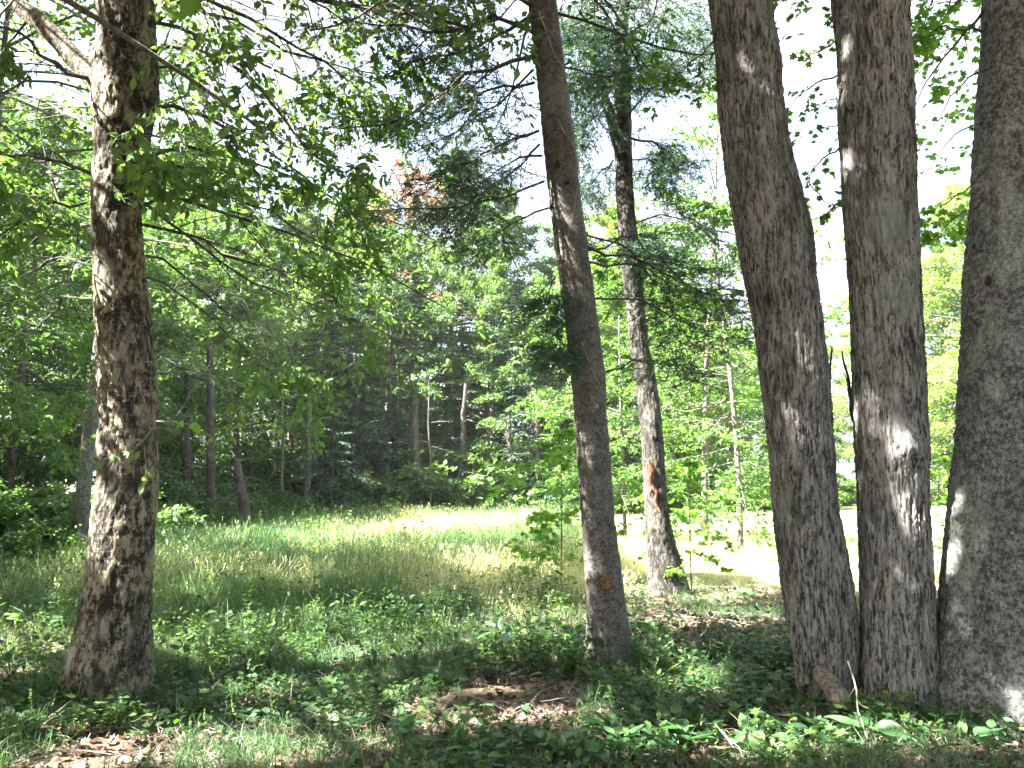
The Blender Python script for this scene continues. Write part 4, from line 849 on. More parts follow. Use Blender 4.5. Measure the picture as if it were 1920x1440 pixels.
for k in range(16):
    put_bush(int(rng.integers(2)), -5.4 + k * .95 + rng.normal() * .3, 35.0 + rng.normal() * .5 + (k > 8) * 1.5, .5 + .5 * rng.random(), 'low dark bush beneath the trees at the far side of the meadow', 'bushes at the far meadow edge')
for k in range(26):
    put_bush(int(rng.integers(2)), -12 + k * .9 + rng.normal() * .4, 36.2 + rng.normal() * .6, 1.5 + 1.0 * rng.random(), 'tall understorey bush among the trunks behind the far side of the meadow', 'understorey bushes in the wood')
for k in range(14):
    put_bush(int(rng.integers(3)), -8.8 - 5 * rng.random(), 9.5 + rng.random() * 8, .7 + .6 * rng.random(), 'shrub in the shaded undergrowth behind the birch at the left', 'shrubs behind the birch')
for k in range(16):
    put_bush(int(rng.integers(2)), 11 + k * 2.4 + rng.normal() * .5, 51 - .12 * k + rng.normal(), 1.0 + .7 * rng.random(), 'sunlit bush along the far side of the bright clearing', 'bushes beyond the clearing')

# mid distance: understorey maple right of the fir, sapling behind the fir, sapling at the slim tree
make_broadleaf('understorey_maple', 'young maple with layered dark green leaves between the slim tree and the leaning maple', None, gl(4.6, 16.5), 7.4, 1.2, 2.5, 44, 11, 6, 8, .085, M['maple_leaf'], M['far_bark'], 501, tmpl=LEAF4, r0=.07, elev=(-12, 45), thin=.15)
make_broadleaf('understorey_maple', 'bright green young maple seen just behind the slim forked tree', None, gl(2.7, 19.5), 7.2, 1.0, 2.3, 40, 11, 6, 8, .1, M['maple_leaf'], M['far_bark'], 502, tmpl=LEAF4, r0=.05, elev=(-12, 45), thin=.2)
make_broadleaf('leafy_tree', 'leafy tree rising close behind the birch, its crown filling the upper left corner', None, gl(-7.6, 11.2), 11.5, 3.2, 3.4, 36, 11, 6, 9, .1, M['maple_leaf'], M['far_bark'], 509, r0=.09, elev=(-8, 50), thin=.15, flat=.4, spread=.05)
make_broadleaf('slender_maple', 'tall thin crowned maple filling the sky gap between the slim tree and the leaning maple', None, gl(5.2, 22), 12.5, 3.5, 3.2, 30, 10, 5, 6, .12, M['maple_leaf'], M['far_bark'], 508, r0=.1, elev=(-5, 50), thin=.35, flat=.4)
make_broadleaf('maple_sapling', 'glowing yellow green maple sapling left of the fir trunk at the edge of the wood', None, gl(.75, 12.5), 2.3, .35, .95, 20, 7, 4, 4, .075, M['bright_leaf'], M['far_bark'], 503, tmpl=MAPLE, r0=.015, elev=(-5, 40), thin=.1)
make_broadleaf('maple_sapling', 'thin maple sapling with small leaves beside the flared foot of the slim tree', None, gl(2.45, 11.2), 1.75, .35, .7, 16, 6, 3, 4, .065, M['bright_leaf'], M['far_bark'], 504, tmpl=MAPLE, r0=.011, elev=(-5, 40), thin=.1)
make_broadleaf('maple_sapling', 'spindly maple sapling in the gap between the middle and right trunks', None, gl(6.0, 11.6), 1.9, .4, .6, 12, 5, 3, 4, .06, M['bright_leaf'], M['far_bark'], 505, tmpl=MAPLE, r0=.01, elev=(0, 40))
make_broadleaf('maple_sapling', 'low leafy sapling just left of the fir trunk in the meadow', None, gl(.35, 10.4), .95, .2, .35, 9, 5, 3, 3, .06, M['bright_leaf'], M['far_bark'], 506, tmpl=MAPLE, r0=.007, elev=(0, 40))
make_conifer('young_fir', 'small drooping young fir in front of the wood left of the middle of the meadow', None, gl(-6.8, 30.5), 4.6, .2, 1.8, 50, 510, M['far_needle'], M['dark_bark'], dead=0, fs=.12)
make_broadleaf('lilac_grey_trunk', 'tall thin grey trunk standing in the wood just left of the birch', None, (P(155, 900, 15.5)[0], 15.5, float(gz(P(155, 900, 15.5)[0], 15.5))), 14, 5.5, 3.0, 22, 8, 5, 6, .12, M['far_leaf'], M['grey_bark'], 520, r0=.15) ['category'] = 'tree'
bpy.data.objects[-1] if False else None

# bare trunks standing in the shade of the wood edge
def pole(px, ytop, ybot, d, wpx, lean, label, mat, seed):
    b = P(px, ybot, d); s = mpp(px, ybot, d); tp = P(px + lean, ytop, d); zb = float(gz(b[0], d))
    root = thing('bare_trunk', (b[0], d, zb), label, 'trunk'); rg = np.random.default_rng(seed)
    Pp = np.linspace([b[0], d, zb - .2], tp, 10)[None]; Pp[:, 1:] += rg.normal(size=(1, 9, 3)) * .025
    v, q, t_ = tubes(dict(P=Pp, L=np.array([1.]), r=np.array([wpx * s / 2])), 12, .6)
    link('trunk', npmesh('trunk', lo(root, v), q, smooth=True, extra={'hgt': np.full(len(v), .5)}), M[mat], root)
    l1 = limbs_ring(Pp[0, 0], Pp[0, -1], zb + .8, tp[2] - .1, 9, lambda u: .9 + 0 * u, -10, 15, .1, rg, .012); l2 = child(l1, 6, .2, 1, 45, .4, .1, rg)
    vs = merge([tubes(l1, 3), tubes(l2, 3)]); o = link('dead_branches', npmesh('dead_branches', lo(root, vs[0]), vs[1], vs[2], smooth=True), M['dead'], root); o['kind'] = 'stuff'
pole(467, 860, 1002, 26, 24, -24, 'broken dark stub of a trunk leaning left behind the fallen log', 'dark_bark', 1)
pole(397, 640, 998, 27, 20, -4, 'dark straight trunk left of the leaning stub at the wood edge', 'dark_bark', 2)
pole(345, 700, 998, 27.5, 22, 6, 'dark trunk nearest the birch at the wood edge above the fallen log', 'dark_bark', 3)
pole(528, 740, 975, 31, 7, 2, 'thin grey trunk at the wood edge right of the leaning stub', 'far_bark', 4)
pole(808, 700, 965, 33.2, 5, -4, 'thin bare stem in front of the dark conifers behind the meadow', 'dark_bark', 5)
pole(575, 700, 975, 32, 14, 6, 'grey brown trunk rising behind the small drooping fir', 'far_bark', 6)
for k, (px, wd, tp_) in enumerate([(668, 16, 650), (700, 12, 780), (742, 14, 640), (785, 18, 700), (860, 12, 720), (905, 16, 760), (960, 12, 780), (1010, 14, 740)]):
    pole(px, tp_, 966, 34.2 + (k % 3) * .5, wd, rng.normal() * 8, ['first', 'second', 'third', 'fourth', 'fifth', 'sixth', 'seventh', 'eighth'][k] + ' from the left in the row of dark trunks behind the meadow', 'dark_bark', 10 + k)

# fallen log
lg = level([px_limb([(296, 1003), (360, 1003), (420, 1002), (455, 1002)], 24.5, 23.2, 10, rng=np.random.default_rng(2), jag=.02)], [.23])
lroot = thing('fallen_log', tuple(lg['P'][0, 5]), 'pale sun bleached fallen log lying at the left edge of the meadow', 'log')
v, q, t_ = tubes(lg, 14, .8); link('log_trunk', npmesh('log_trunk', lo(lroot, v), q, smooth=True, extra={'hgt': np.full(len(v), .5)}), M['wood'], lroot)
l_ = level([px_limb([(150, 1003), (163, 1010), (175, 1014)], 12, 11.8, 6)], [.03])
lr = thing('broken_branch', tuple(l_['P'][0, 3]), 'short pale broken branch sticking out left of the birch trunk', 'branch'); v, q, t_ = tubes(l_, 8, .5); link('stick', npmesh('stick', lo(lr, v), q, smooth=True, extra={'hgt': np.full(len(v), .5)}), M['wood'], lr)

# ------------------------------------------------------------------ scattered ground cover (uncountable: one object each)
def tuft(n, h, wdt, spread, lean, rng, heads=0.0, K=4):
    A = rng.random(n) * 6.28; b = np.stack([rng.normal(size=n) * spread, rng.normal(size=n) * spread, np.zeros(n)], -1)
    L_ = h * (.5 + .6 * rng.random(n)); e = np.radians(90 - np.abs(rng.normal(size=n)) * lean)
    d = np.stack([np.cos(A) * np.cos(e), np.sin(A) * np.cos(e), np.sin(e)], -1); t = np.linspace(0, 1, K)
    hd = np.stack([np.cos(A), np.sin(A), np.zeros(n)], -1)
    Pp = b[:, None] + d[:, None] * (L_[:, None, None] * t[None, :, None]) + (hd - np.array([0, 0, .8]))[:, None] * ((L_ * (.1 + .5 * rng.random(n)))[:, None, None] * t[None, :, None] ** 2.2)
    A2 = rng.random(n) * 6.28; sd = np.stack([np.cos(A2), np.sin(A2), np.zeros(n)], -1)
    wv = wdt * (.6 + .8 * rng.random(n))[:, None, None] * np.array([1, .9, .65, .08][:K])[None, :, None]
    Va = np.stack([Pp - sd[:, None] * wv / 2, Pp + sd[:, None] * wv / 2], 2).reshape(-1, 3)
    base = (np.arange(n) * K * 2)[:, None]; k = (np.arange(K - 1) * 2)[None]
    a = base + k; Fq = np.stack([a, a + 1, a + 3, a + 2], -1).reshape(-1, 4); tn = np.repeat(rng.random(n), K * 2)
    if heads:
        m_ = int(n * heads); hp = Pp[:m_, -1]; v2, f2_, t2 = place(LEAF2, np.repeat(hp, 6, 0) - np.array([0, 0, .01]) * np.tile(np.arange(6), m_)[:, None], np.repeat(unit(Pp[:m_, -1] - Pp[:m_, -2]), 6, 0) + rng.normal(size=(m_ * 6, 3)) * .5, rng.normal(size=(m_ * 6, 3)), np.full(m_ * 6, .022), rng)
        tri = np.stack([Fq[:, [0, 1, 2]], Fq[:, [0, 2, 3]]], 1).reshape(-1, 3)
        return npmesh('tuft', *merge([(Va, tri, tn), (v2, f2_, np.full(len(v2), .95))]))
    return npmesh('tuft', Va, Fq, tn)
rng = np.random.default_rng(77)
def ground_pts(n, x0, x1, y0, y1, dens=None, fr=True):
    """random ground points inside the camera's wedge and a margin"""
    y = np.sqrt(rng.random(n) * (y1 ** 2 - y0 ** 2) + y0 ** 2); x = (rng.random(n) * 2 - 1) * (y * .72 + 1.6)
    k = (x > x0) & (x < x1)
    x, y = x[k], y[k]
    if dens is not None: k = rng.random(len(x)) < dens(x, y); x, y = x[k], y[k]
    return x, y
def rots(n, tilt=.12): return np.stack([rng.normal(size=n) * tilt, rng.normal(size=n) * tilt, rng.random(n) * 6.28], -1)
def meadow_edge(y): return np.interp(y, [0, 9, 13, 24, 30, 34], [-9, -9, -8.6, -10.4, -9.4, -4.5])
def path_mask(x, y):  # bare needle litter right of the fir
    return np.exp(-(((x - 1.9) / 1.3) ** 2 + ((y - 8.6) / .9) ** 2)) + np.exp(-(((x - 3.2) / 1.4) ** 2 + ((y - 8.2) / .7) ** 2))
def forb(nl, h, ls, seed, tm=LEAF8, stem=True):
    rr = np.random.default_rng(seed); A = np.arange(nl) * 2.4 + rr.normal(size=nl) * .3; z = h * (.35 + .65 * rr.random(nl)); pos = np.stack([np.cos(A) * .15 * h, np.sin(A) * .15 * h, z], -1)
    ax = np.stack([np.cos(A), np.sin(A), .25 + rr.normal(size=nl) * .3], -1); v, f, t_ = place(tm, pos, ax, np.array([0, 0, 1.]) + rr.normal(size=(nl, 3)) * .25, ls * (.6 + .6 * rr.random(nl)), rr)
    p0 = np.zeros((nl, 3)); L_ = np.linalg.norm(pos, axis=1); sv, sq, st_ = tubes(dict(P=curve(p0, unit(pos), L_, 0, rr, 3, .02), L=L_, r=np.full(nl, .0015)), 3)
    tri = np.stack([sq[:, [0, 1, 2]], sq[:, [0, 2, 3]]], 1).reshape(-1, 3)
    return npmesh('forb', *merge([(v, f, t_), (sv, tri, st_)]))
# tall meadow grass
def dm(x, y):
    ok = (y < np.interp(x / y, [-.46, -.37, -.21, -.05], [19.5, 21.8, 29.5, 34.5])) & (x > meadow_edge(y) - .8) & (y < 35 + .9 * np.clip(x - 2, 0, 40)) & (y < 52)
    near = np.clip((y - 7.0 + .8 * noise3(x * .8, y * .8, 0 * x, 3)) / 2.2, 0, 1)
    near = np.where(x > 1.3, np.clip((y - 10.2) / 1.6, 0, 1), near)
    return ok * near * (1 - np.clip(path_mask(x, y) * 1.6, 0, 1))
x, y = ground_pts(60000, -14, 40, 6.6, 52, dm); n = len(x)
far = np.clip((y - 12) / 20, 0, 1)
hm = .85 + .38 * noise3(x * .5, y * .5, 0 * x, 41) + .3 * noise3(x * 1.7, y * 1.7, 0 * x, 42) + .2 * rng.normal(size=n) - .2 * np.clip((y - 27) / 6, 0, 1)
hm = hm * np.interp(y, [7, 9.5, 12], [.5, .85, 1.0]) * np.where(x > 1.2 + .04 * y, .5, 1)
kinds = [(tuft(34, .62, .007, .07, 13, rng), M['grass']), (tuft(26, .7, .006, .08, 12, rng, heads=.35), M['grass']), (tuft(30, .5, .008, .08, 22, rng), M['grass']), (tuft(24, .62, .006, .07, 14, rng, heads=.5), M['straw'])]
drn = noise3(x * .35, y * .35, 0 * x, 61) - .12 + np.clip((x - .08 * y) / 1.6, 0, 1.6)
kinds += [(forb(22, .55, .07, 21), M['far_leaf']), (forb(16, .7, .06, 22), M['bright_leaf'])]
idx = np.where(drn + .35 * rng.normal(size=n) > .38, 3, rng.integers(0, 3, n))
wd = (noise3(x * .7, y * .7, 0 * x, 71) > .25) & (rng.random(n) < .22) & (x < 1.2 + .04 * y); idx = np.where(wd, rng.integers(4, 6, n), idx)
scatter('meadow_grass', np.stack([x, y, gz(x, y) - .01], -1), rots(n), np.clip(hm, .3, 1.7), idx, kinds, 'tall green and straw coloured grass filling the meadow behind the trunks', 'grass')
# short grass among the litter
dens = lambda x, y: np.clip(.35 + 1.1 * noise3(x * 1.3, y * 1.3, 0 * x, 15) + np.where(x < -.3, .2, -.15) + np.where(y < 4.9, .15, 0), .03, 1) * (y < 10.5) * (1 - .8 * np.clip(path_mask(x, y), 0, 1))
x, y = ground_pts(24000, -9, 9, 2.6, 10.5, dens); n = len(x)
kinds = [(tuft(16, .17, .0045, .03, 26, rng), M['grass']), (tuft(12, .13, .004, .035, 34, rng), M['grass']), (tuft(9, .26, .004, .03, 24, rng, heads=.3), M['grass'])]
scatter('short_grass', np.stack([x, y, gz(x, y) - .005], -1), rots(n), .6 + .7 * rng.random(n), rng.choice(3, n, p=[.45, .4, .15]), kinds, 'short thin grass growing through the leaf litter of the foreground', 'grass')
# litter: dead leaves, needles, bits of twig
def curled(tmpl, cu, seed):
    V, Fc = tmpl; V = V.copy(); V[:, 0] *= 1.2; V[:, 2] += cu * (V[:, 0] ** 2 * 2.2 - (V[:, 1] - .5) ** 2 * .6); V[:, 1] -= .5
    return npmesh('dead_leaf', V * .07, Fc, np.full(len(V), np.random.default_rng(seed).random()))
kinds = [(curled(LEAF8, .6, 1), M['litter']), (curled(LEAF8, -.5, 2), M['litter']), (curled(MAPLE, .5, 3), M['litter']), (curled(MAPLE, -.3, 4), M['litter'])]
for s_ in (5, 6):
    rr = np.random.default_rng(s_); n_ = 7; p0 = np.stack([rr.normal(size=n_) * .04, rr.normal(size=n_) * .04, np.full(n_, .006)], -1); d = unit(rr.normal(size=(n_, 3)) * np.array([1, 1, .12])); L_ = rr.uniform(.05, .18, n_)
    v, q, t_ = tubes(dict(P=curve(p0, d, L_, 0, rr, 4, .1), L=L_, r=np.full(n_, .0022)), 4); kinds.append((npmesh('twigs', v, q, t_), M['dead']))
x, y = ground_pts(42000, -8, 8, 2.6, 11.5, lambda x, y: np.clip(.75 + .4 * noise3(x * 1.5, y * 1.5, 0 * x, 22) + np.clip(path_mask(x, y), 0, 1), .2, 1)); n = len(x)
r_ = np.stack([rng.normal(size=n) * .35, rng.normal(size=n) * .35, rng.random(n) * 6.28], -1)
scatter('leaf_litter', np.stack([x, y, gz(x, y) + .008 + .015 * rng.random(n)], -1), r_, .5 + .75 * rng.random(n), rng.choice(6, n, p=[.25, .22, .17, .14, .11, .11]), kinds, 'brown and tan dead leaves and twigs covering the forest floor', 'litter')
# low green forbs
kinds = [(forb(6, .1, .05, 1), M['forb']), (forb(9, .14, .045, 2), M['forb']), (forb(4, .08, .065, 3), M['forb']), (forb(12, .2, .05, 4), M['forb']), (forb(7, .12, .055, 5, MAPLE), M['forb']), (forb(16, .3, .055, 6), M['forb'])]
def df(x, y):
    b = np.clip(.3 + 1.4 * noise3(x * .9, y * .9, 0 * x, 33) + .2 * noise3(x * 3, y * 3, 0 * x, 34), .04, 1)
    b = np.where((y > 6.6) & (y < 8.6), np.clip(b + .25, 0, 1), b)
    b = np.where((y < 4.9) & (x < -.5), b * .55, b)
    return b * (1 - .85 * np.clip(path_mask(x, y), 0, 1)) * np.clip((10.5 - y) / 1.5, 0, 1)
x, y = ground_pts(14500, -9, 8, 2.6, 10.5, df); n = len(x)
tall = (y > 6.3) | ((x < -3.2) & (y > 5.5))
idx = np.where(tall & (rng.random(n) < .5), rng.choice([3, 5, 4], n), rng.choice([0, 1, 2, 4], n, p=[.3, .3, .25, .15]))
scatter('ground_cover', np.stack([x, y, gz(x, y)], -1), rots(n, .15), .6 + .8 * rng.random(n), idx, kinds, 'low leafy green ground cover between the tree trunks and the meadow', 'ground cover')
# weeds inside the left wood and under the far trees
x = -9.4 - rng.random(2600) * 9; y = 8.5 + rng.random(2600) * 18; k = x < meadow_edge(y) + .6; x, y = x[k], y[k]
x2 = -9.5 + 20 * rng.random(1500); y2 = 34.0 + 3 * rng.random(1500); x3 = -13 + 10 * rng.random(2500); y3 = 20 + 15 * rng.random(2500); k = y3 > np.interp(x3 / y3, [-.46, -.37, -.21, -.05], [21.3, 25.2, 30.8, 35]); x2 = np.concatenate([x2, x3[k]]); y2 = np.concatenate([y2, y3[k]]); x = np.concatenate([x, x2]); y = np.concatenate([y, y2]); n = len(x)
kinds = [(forb(26, .45, .09, 11), M['far_leaf']), (forb(20, .6, .1, 12), M['far_leaf'])]
scatter('undergrowth', np.stack([x, y, gz(x, y)], -1), rots(n, .15), .7 + .9 * rng.random(n), rng.integers(0, 2, n), kinds, 'dense weeds and ferns under the trees at the meadow edges', 'undergrowth')

# ------------------------------------------------------------------ countable plants of the foreground
bigleaf = []
for k in range(4):
    rr = np.random.default_rng(600 + k); ys = np.linspace(0, 1, 6); wd = np.array([.0, .17, .24, .22, .12, 0.]) * (1 + .1 * rr.normal()); V = []; Fc = []
    bend = .22 + .12 * rr.random()
    for i_, (yy, ww) in enumerate(zip(ys, wd)):
        z = -bend * yy ** 2 + .02 * rr.normal(); V += [(-ww, yy, z + .07), (0, yy, z), (ww, yy, z + .07)]
    for i_ in range(5):
        a = i_ * 3; Fc += [(a, a + 1, a + 4), (a, a + 4, a + 3), (a + 1, a + 2, a + 5), (a + 1, a + 5, a + 4)]
    me = npmesh('broad_leaf', np.array(V), np.array(Fc), np.full(18, [.2, .5, .7, .95][k]), smooth=True); me.materials.append(M['broad_leaf']); bigleaf.append(me)
def stem_part(root, a, b, r, mat, rr):
    L_ = np.array([np.linalg.norm(b - a)]); v, q, t_ = tubes(dict(P=curve(a[None], unit((b - a)[None]), L_, 0, rr, 4, .02), L=L_, r=np.array([r])), 5, .6)
    link('stem', npmesh('stem', lo(root, v), q, t_, smooth=True), mat, root)
def broad_plant(x, y, h, ls, nl, label, group, seed, name='broadleaf_plant'):
    rr = np.random.default_rng(seed); root = thing(name, gl(x, y), label, 'plant', group); b = np.array(root.location)
    for k in range(nl):
        A = k * 2.4 + rr.random() * 1.2 + seed; tp = b + np.array([math.cos(A) * h * .35, math.sin(A) * h * .35, h * (.55 + .5 * rr.random())])
        stem_part(root, b, tp, .003, M['forb'], rr)
        leaf_obj(root, tp, np.array([math.cos(A), math.sin(A), .35 + .3 * rr.normal()]), np.array([0, 0, 1.]) + rr.normal(size=3) * .3, ls * (.75 + .5 * rr.random()), bigleaf[int(rr.integers(4))])
k = 0; rr = np.random.default_rng(9)
while k < 95:                                   # glossy leaves, densest at the bottom right
    px = rr.uniform(620, 1930); py = rr.uniform(1290, 1450); g = G(px, py)
    if rr.random() > (.35 if px < 1100 else .7) * (1.0 if py > 1370 else .45): continue
    if abs(px - 1550) < 70 and py < 1340: continue
    lab = 'low plant with glossy oval leaves in the litter at the bottom right' if px > 1250 else 'low plant with dark oval leaves in the litter in front of the fir'
    broad_plant(g[0], g[1], .07 + .06 * rr.random(), .1 + .06 * rr.random(), int(rr.integers(2, 5)), lab, 'glossy plants bottom right' if px > 1250 else 'dark leaved plants before the fir', 1000 + k); k += 1
for k, (px, py, h, ls, nl, lab) in enumerate([(1690 + 60, 1330, .14, .19, 3, 'single broad pale leaf standing upright in front of the right grey trunk'), (480, 1225, .3, .1, 7, 'bright green seedling standing alone in the meadow edge right of the birch'),
                                              (745, 1225, .34, .12, 6, 'dark leaved seedling at the meadow edge left of the middle'), (945, 1262, .28, .15, 11, 'bushy plant with big toothed leaves left of the fir foot'),
                                              (1000, 1255, .24, .14, 9, 'bushy plant with large leaves touching the left side of the fir foot'), (60, 1240, .35, .1, 14, 'leafy green plant at the left edge beside the birch root'),
                                              (120, 1215, .4, .1, 14, 'sunlit leafy plant just left of the birch trunk'), (20, 1290, .25, .1, 12, 'dark leafy plant at the lower left edge'),
                                              (1420, 1345, .12, .15, 4, 'small plant with a pale leaf left of the cut root'), (760, 1395, .1, .14, 4, 'pair of curled pale green leaves at the bottom middle')]):
    g = G(px, py); broad_plant(g[0], g[1], h, ls, nl, lab, None, 2000 + k, 'seedling' if h > .2 else 'broadleaf_plant')
def fern(x, y, n, Lf, label, seed, az0=None):
    rr = np.random.default_rng(seed); root = thing('fern', gl(x, y), label, 'fern'); b = np.array(root.location)
    for k in range(n):
        A = (k * 6.28 / n + rr.normal() * .3) if az0 is None else az0 + rr.normal() * .7; e = math.radians(rr.uniform(25, 60)); d = np.array([math.cos(A) * math.cos(e), math.sin(A) * math.cos(e), math.sin(e)])
        L_ = np.array([Lf * rr.uniform(.7, 1.1)]); lv = dict(P=curve(b[None], d[None], L_, .55, rr, 9, .02), L=L_, r=np.array([.0028]))
        sv, sq, st_ = tubes(lv, 4, .3); tri = np.stack([sq[:, [0, 1, 2]], sq[:, [0, 2, 3]]], 1).reshape(-1, 3)
        npin = 19; t = np.repeat(np.linspace(.22, .99, npin), 2); pos, tg = samp(lv, np.zeros(2 * npin, int), t); sd = unit(np.cross(tg, np.array([0, 0, 1.]))) * np.tile([1, -1], npin)[:, None]
        sz = L_[0] * .27 * np.sin(np.clip((1.08 - t) * 1.9, 0, 1.57)) + .004
        v, f, t_ = place(T([(0, 0, 0), (.1, .3, .01), (.07, .7, .0), (0, 1, -.06), (-.07, .7, 0), (-.1, .3, .01)], [(0, 1, 2), (0, 2, 3), (0, 3, 4), (0, 4, 5)]), pos, sd + tg * .35 + rr.normal(size=pos.shape) * .06, np.cross(sd, tg) * np.sign(np.cross(sd, tg)[:, 2:3]), sz, rr)
        link('frond', npmesh('frond', *[lo(root, a) if i == 0 else a for i, a in enumerate(merge([(v, f, t_), (sv, tri, st_)]))]), M['fern'], root)
for k, (px, py, n_, L_, lab) in enumerate([(470, 1345, 6, .42, 'pale green fern spreading in the shade right of the birch foot'), (540, 1330, 4, .34, 'smaller fern just right of the pale fern beside the birch'), (250, 1290, 4, .34, 'fern growing against the front of the birch trunk'),
                                           (150, 1340, 3, .26, 'small bluish fern on the birch root'), (330, 1215, 5, .34, 'fern at the meadow edge close behind the birch'), (1110, 1215, 5, .4, 'bright fern fanning out just behind the fir trunk on its left'),
                                           (1215, 1200, 6, .42, 'yellow green fern just right of the fir trunk'), (1395, 1130, 6, .4, 'fern in the bright grass left of the leaning maple'), (640, 1290, 5, .36, 'dark fern in the shade midway between birch and fir'), (830, 1300, 5, .34, 'dark fern in the shade left of the fir foot'), (1300, 1240, 5, .34, 'fern in the shade between the fir and the leaning maple'), (400, 1270, 5, .36, 'fern in the deep shade behind the pale fern')]):
    g = G(px, py); fern(g[0], g[1], n_, L_, lab, 700 + k)

# cut root, sticks
c = P(1572, 1300, 5.45); cr = thing('cut_root', tuple(c), 'rounded pale cut stub of root at the foot of the leaning maple', 'stump')
r_ = level([px_limb([(1538, 1262), (1550, 1276), (1560, 1288), (1568, 1300), (1574, 1312)], 5.72, 5.36, 10)], [.06]); v, q, t_ = tubes(r_, 18, 1.15)
cc = np.repeat(r_['P'][0], 18, axis=0); v = cc + (v - cc) * (1 + .12 * noise3(v[:, 0] * 14, v[:, 1] * 14, v[:, 2] * 14, 4))[:, None]
n_ = len(v); endc = r_['P'][0, -1] + (r_['P'][0, -1] - r_['P'][0, -2]) * .5; V = np.vstack([v, endc]); tri = np.concatenate([np.stack([q[:, [0, 1, 2]], q[:, [0, 2, 3]]], 1).reshape(-1, 3), [[n_ - 18 + i_, n_ - 18 + (i_ + 1) % 18, n_] for i_ in range(18)]])
link('root', npmesh('root', lo(cr, V), tri, smooth=True, extra={'hgt': np.full(len(V), .5)}), M['root_bark'], cr)
def stick(pts, d0, d1, r, label, mat='dead', seed=0):
    lv = level([px_limb(pts, d0, d1, 9, rng=np.random.default_rng(seed), jag=.005)], [r]); root = thing('stick', tuple(lv['P'][0, 4]), label, 'stick')
    a2 = child(lv, 4, .3, .9, 40, .25, .05, np.random.default_rng(seed)); v, q, t_ = merge([tubes(lv, 7, .5), tubes(a2, 4)]); link('twig', npmesh('twig', lo(root, v), q, t_, smooth=True), M[mat], root)
stick([(1590, 1240), (1602, 1280), (1612, 1330), (1624, 1385)], 5.3, 4.75, .006, 'thin pale stick leaning down between the leaning maple and the middle maple')
def ground_stick(p0, p1, r, label, seed, mat='dead'):
    a, b = G(*p0), G(*p1); rr = np.random.default_rng(seed); Pp = np.linspace(a, b, 10); Pp[:, 2] = gz(Pp[:, 0], Pp[:, 1]) + r + .025 + .02 * rr.random(10); Pp[:, :2] += rr.normal(size=(10, 2)) * .012
    lv = level([Pp], [r]); root = thing('fallen_branch', tuple(Pp[5]), label, 'branch'); a2 = child(lv, 5, .2, .95, 40, .25, 0, rr, flat=.1)
    v, q, t_ = merge([tubes(lv, 7, .5), tubes(a2, 4)]); link('wood', npmesh('wood', lo(root, v), q, t_, smooth=True, extra={'hgt': np.full(len(v), .5)}), M[mat], root)
for k, (a, b, r, lab) in enumerate([((1240, 1290), (1330, 1278), .01, 'fallen branch lying just right of the fir foot'), ((20, 1330), (130, 1345), .009, 'thin reddish branch on the litter below the birch root'), ((1860, 1400), (1930, 1430), .009, 'bare branch at the bottom right corner'),
                                    ((1230, 1172), (1400, 1180), .014, 'bleached branch in the sunny strip of litter right of the fir'), ((1330, 1160), (1440, 1168), .01, 'second bleached branch in the sunny litter, nearest the leaning maple'), ((860, 1330), (960, 1350), .008, 'small twiggy branch in the litter at the bottom middle'),
                                    ((1290, 1320), (1400, 1300), .009, 'dark twiggy branch in the plants left of the cut root'), ((600, 1420), (720, 1405), .007, 'thin branch at the lower left of the litter')]):
    ground_stick(a, b, r, lab, 30 + k)

# ------------------------------------------------------------------ labels that single out each of the repeats, by where it stands in the row
bpy.context.view_layer.update()
def name_row(group, text):
    obs = [o for o in S.objects if o.parent is None and o.get('group') == group]
    seen = []
    for o in obs:
        x, y, z = project(np.array(o.matrix_world.translation)[None] + np.array([0, 0, 1.0]))
        if z[0] > 0 and -120 < x[0] < 2040: seen.append((x[0], o))
        else: o['label'] = text % 'one' + ', mostly outside the view'; o['group'] = group + ', outside the view'
    seen.sort(key=lambda a: a[0])
    for k, (x, o) in enumerate(seen): o['label'] = text % ORD[k] + ', counted from the left'
name_row('trees left of the meadow (leafy)', '%s leafy tree in the wood left of the meadow')
name_row('trees left of the meadow (conifer)', '%s dark conifer in the wood left of the meadow')
name_row('trees of the wood edge (leafy)', '%s leafy tree in the front row behind the meadow')
name_row('trees of the wood edge (conifer)', '%s dark conifer in the front row behind the meadow')
name_row('trees deep in the wood (leafy)', '%s tall leafy tree deep behind the front row')
name_row('trees deep in the wood (conifer)', '%s tall conifer deep behind the front row')
name_row('trees beyond the clearing (leafy)', '%s sunlit leafy tree beyond the bright clearing')
name_row('bushes at the left meadow edge', '%s bush along the left edge of the meadow')
name_row('bushes at the far meadow edge', '%s low bush at the far meadow edge')
name_row('understorey bushes in the wood', '%s tall bush among the trunks behind the meadow')
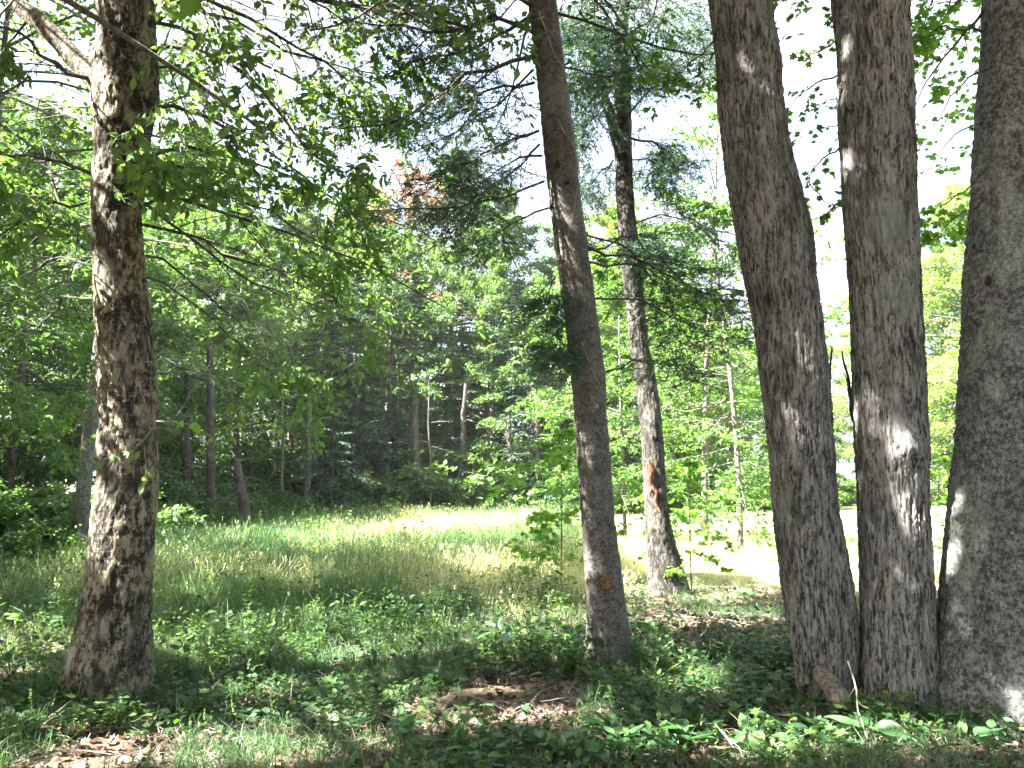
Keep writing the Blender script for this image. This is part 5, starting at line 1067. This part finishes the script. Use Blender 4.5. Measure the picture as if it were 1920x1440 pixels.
name_row('shrubs behind the birch', '%s shrub in the shade behind the birch')
name_row('bushes beyond the clearing', '%s sunlit bush beyond the bright clearing')
# the glossy plants: told apart by what they stand below or beside
marks = [(700, 'left of the middle'), (860, 'below the bushy toothed plants'), (1000, 'left of the fir foot'), (1130, 'in front of the fir trunk'), (1250, 'just right of the fir foot'), (1370, 'between the fir and the leaning maple'),
         (1480, 'left of the foot of the leaning maple'), (1600, 'in front of the cut root'), (1720, 'in front of the middle maple trunk'), (1820, 'between the middle maple and the grey trunk'), (2100, 'before the right edge trunk')]
zones = {}
for o in S.objects:
    if o.parent is None and o.get('group') in ('glossy plants bottom right', 'dark leaved plants before the fir'):
        x, y, z = project(np.array(o.location)[None]); m_ = [m for m in marks if x[0] < m[0]][0][1]
        zones.setdefault(m_, []).append((-z[0], x[0], o))
for m_, L_ in zones.items():
    L_.sort(key=lambda a: a[0])
    for k, (z, x, o) in enumerate(L_):
        nl = sum(1 for c_ in o.children if c_.name.startswith('leaf')); o['group'] = 'glossy leaved plants in the foreground'
        o['label'] = 'glossy %s leaved plant %s, %s from back' % ({2: 'two', 3: 'three', 4: 'four'}.get(nl, 'many'), m_, ORD[k])

# ------------------------------------------------------------------ thin volume added to suggest a lens flare veil and lift the darks
def box(name, x0, x1, y0, y1, z0, z1):
    V = [(a, b, c) for a in (x0, x1) for b in (y0, y1) for c in (z0, z1)]
    return npmesh(name, V, [(0, 1, 3, 2), (4, 6, 7, 5), (0, 4, 5, 1), (2, 3, 7, 6), (0, 2, 6, 4), (1, 5, 7, 3)])
hm_, t, N, L = newmat('veil_haze')
pv = N.new('ShaderNodeVolumePrincipled'); pv.inputs['Color'].default_value = (.93, .96, 1, 1); pv.inputs['Density'].default_value = VEIL_HAZE; pv.inputs['Anisotropy'].default_value = .3
oo = N.new('ShaderNodeOutputMaterial'); L.new(pv.outputs[0], oo.inputs['Volume'])
tag(link('veil_haze', box('veil_haze', -740, 740, -340, 940, -2.5, 26), hm_), kind='stuff')
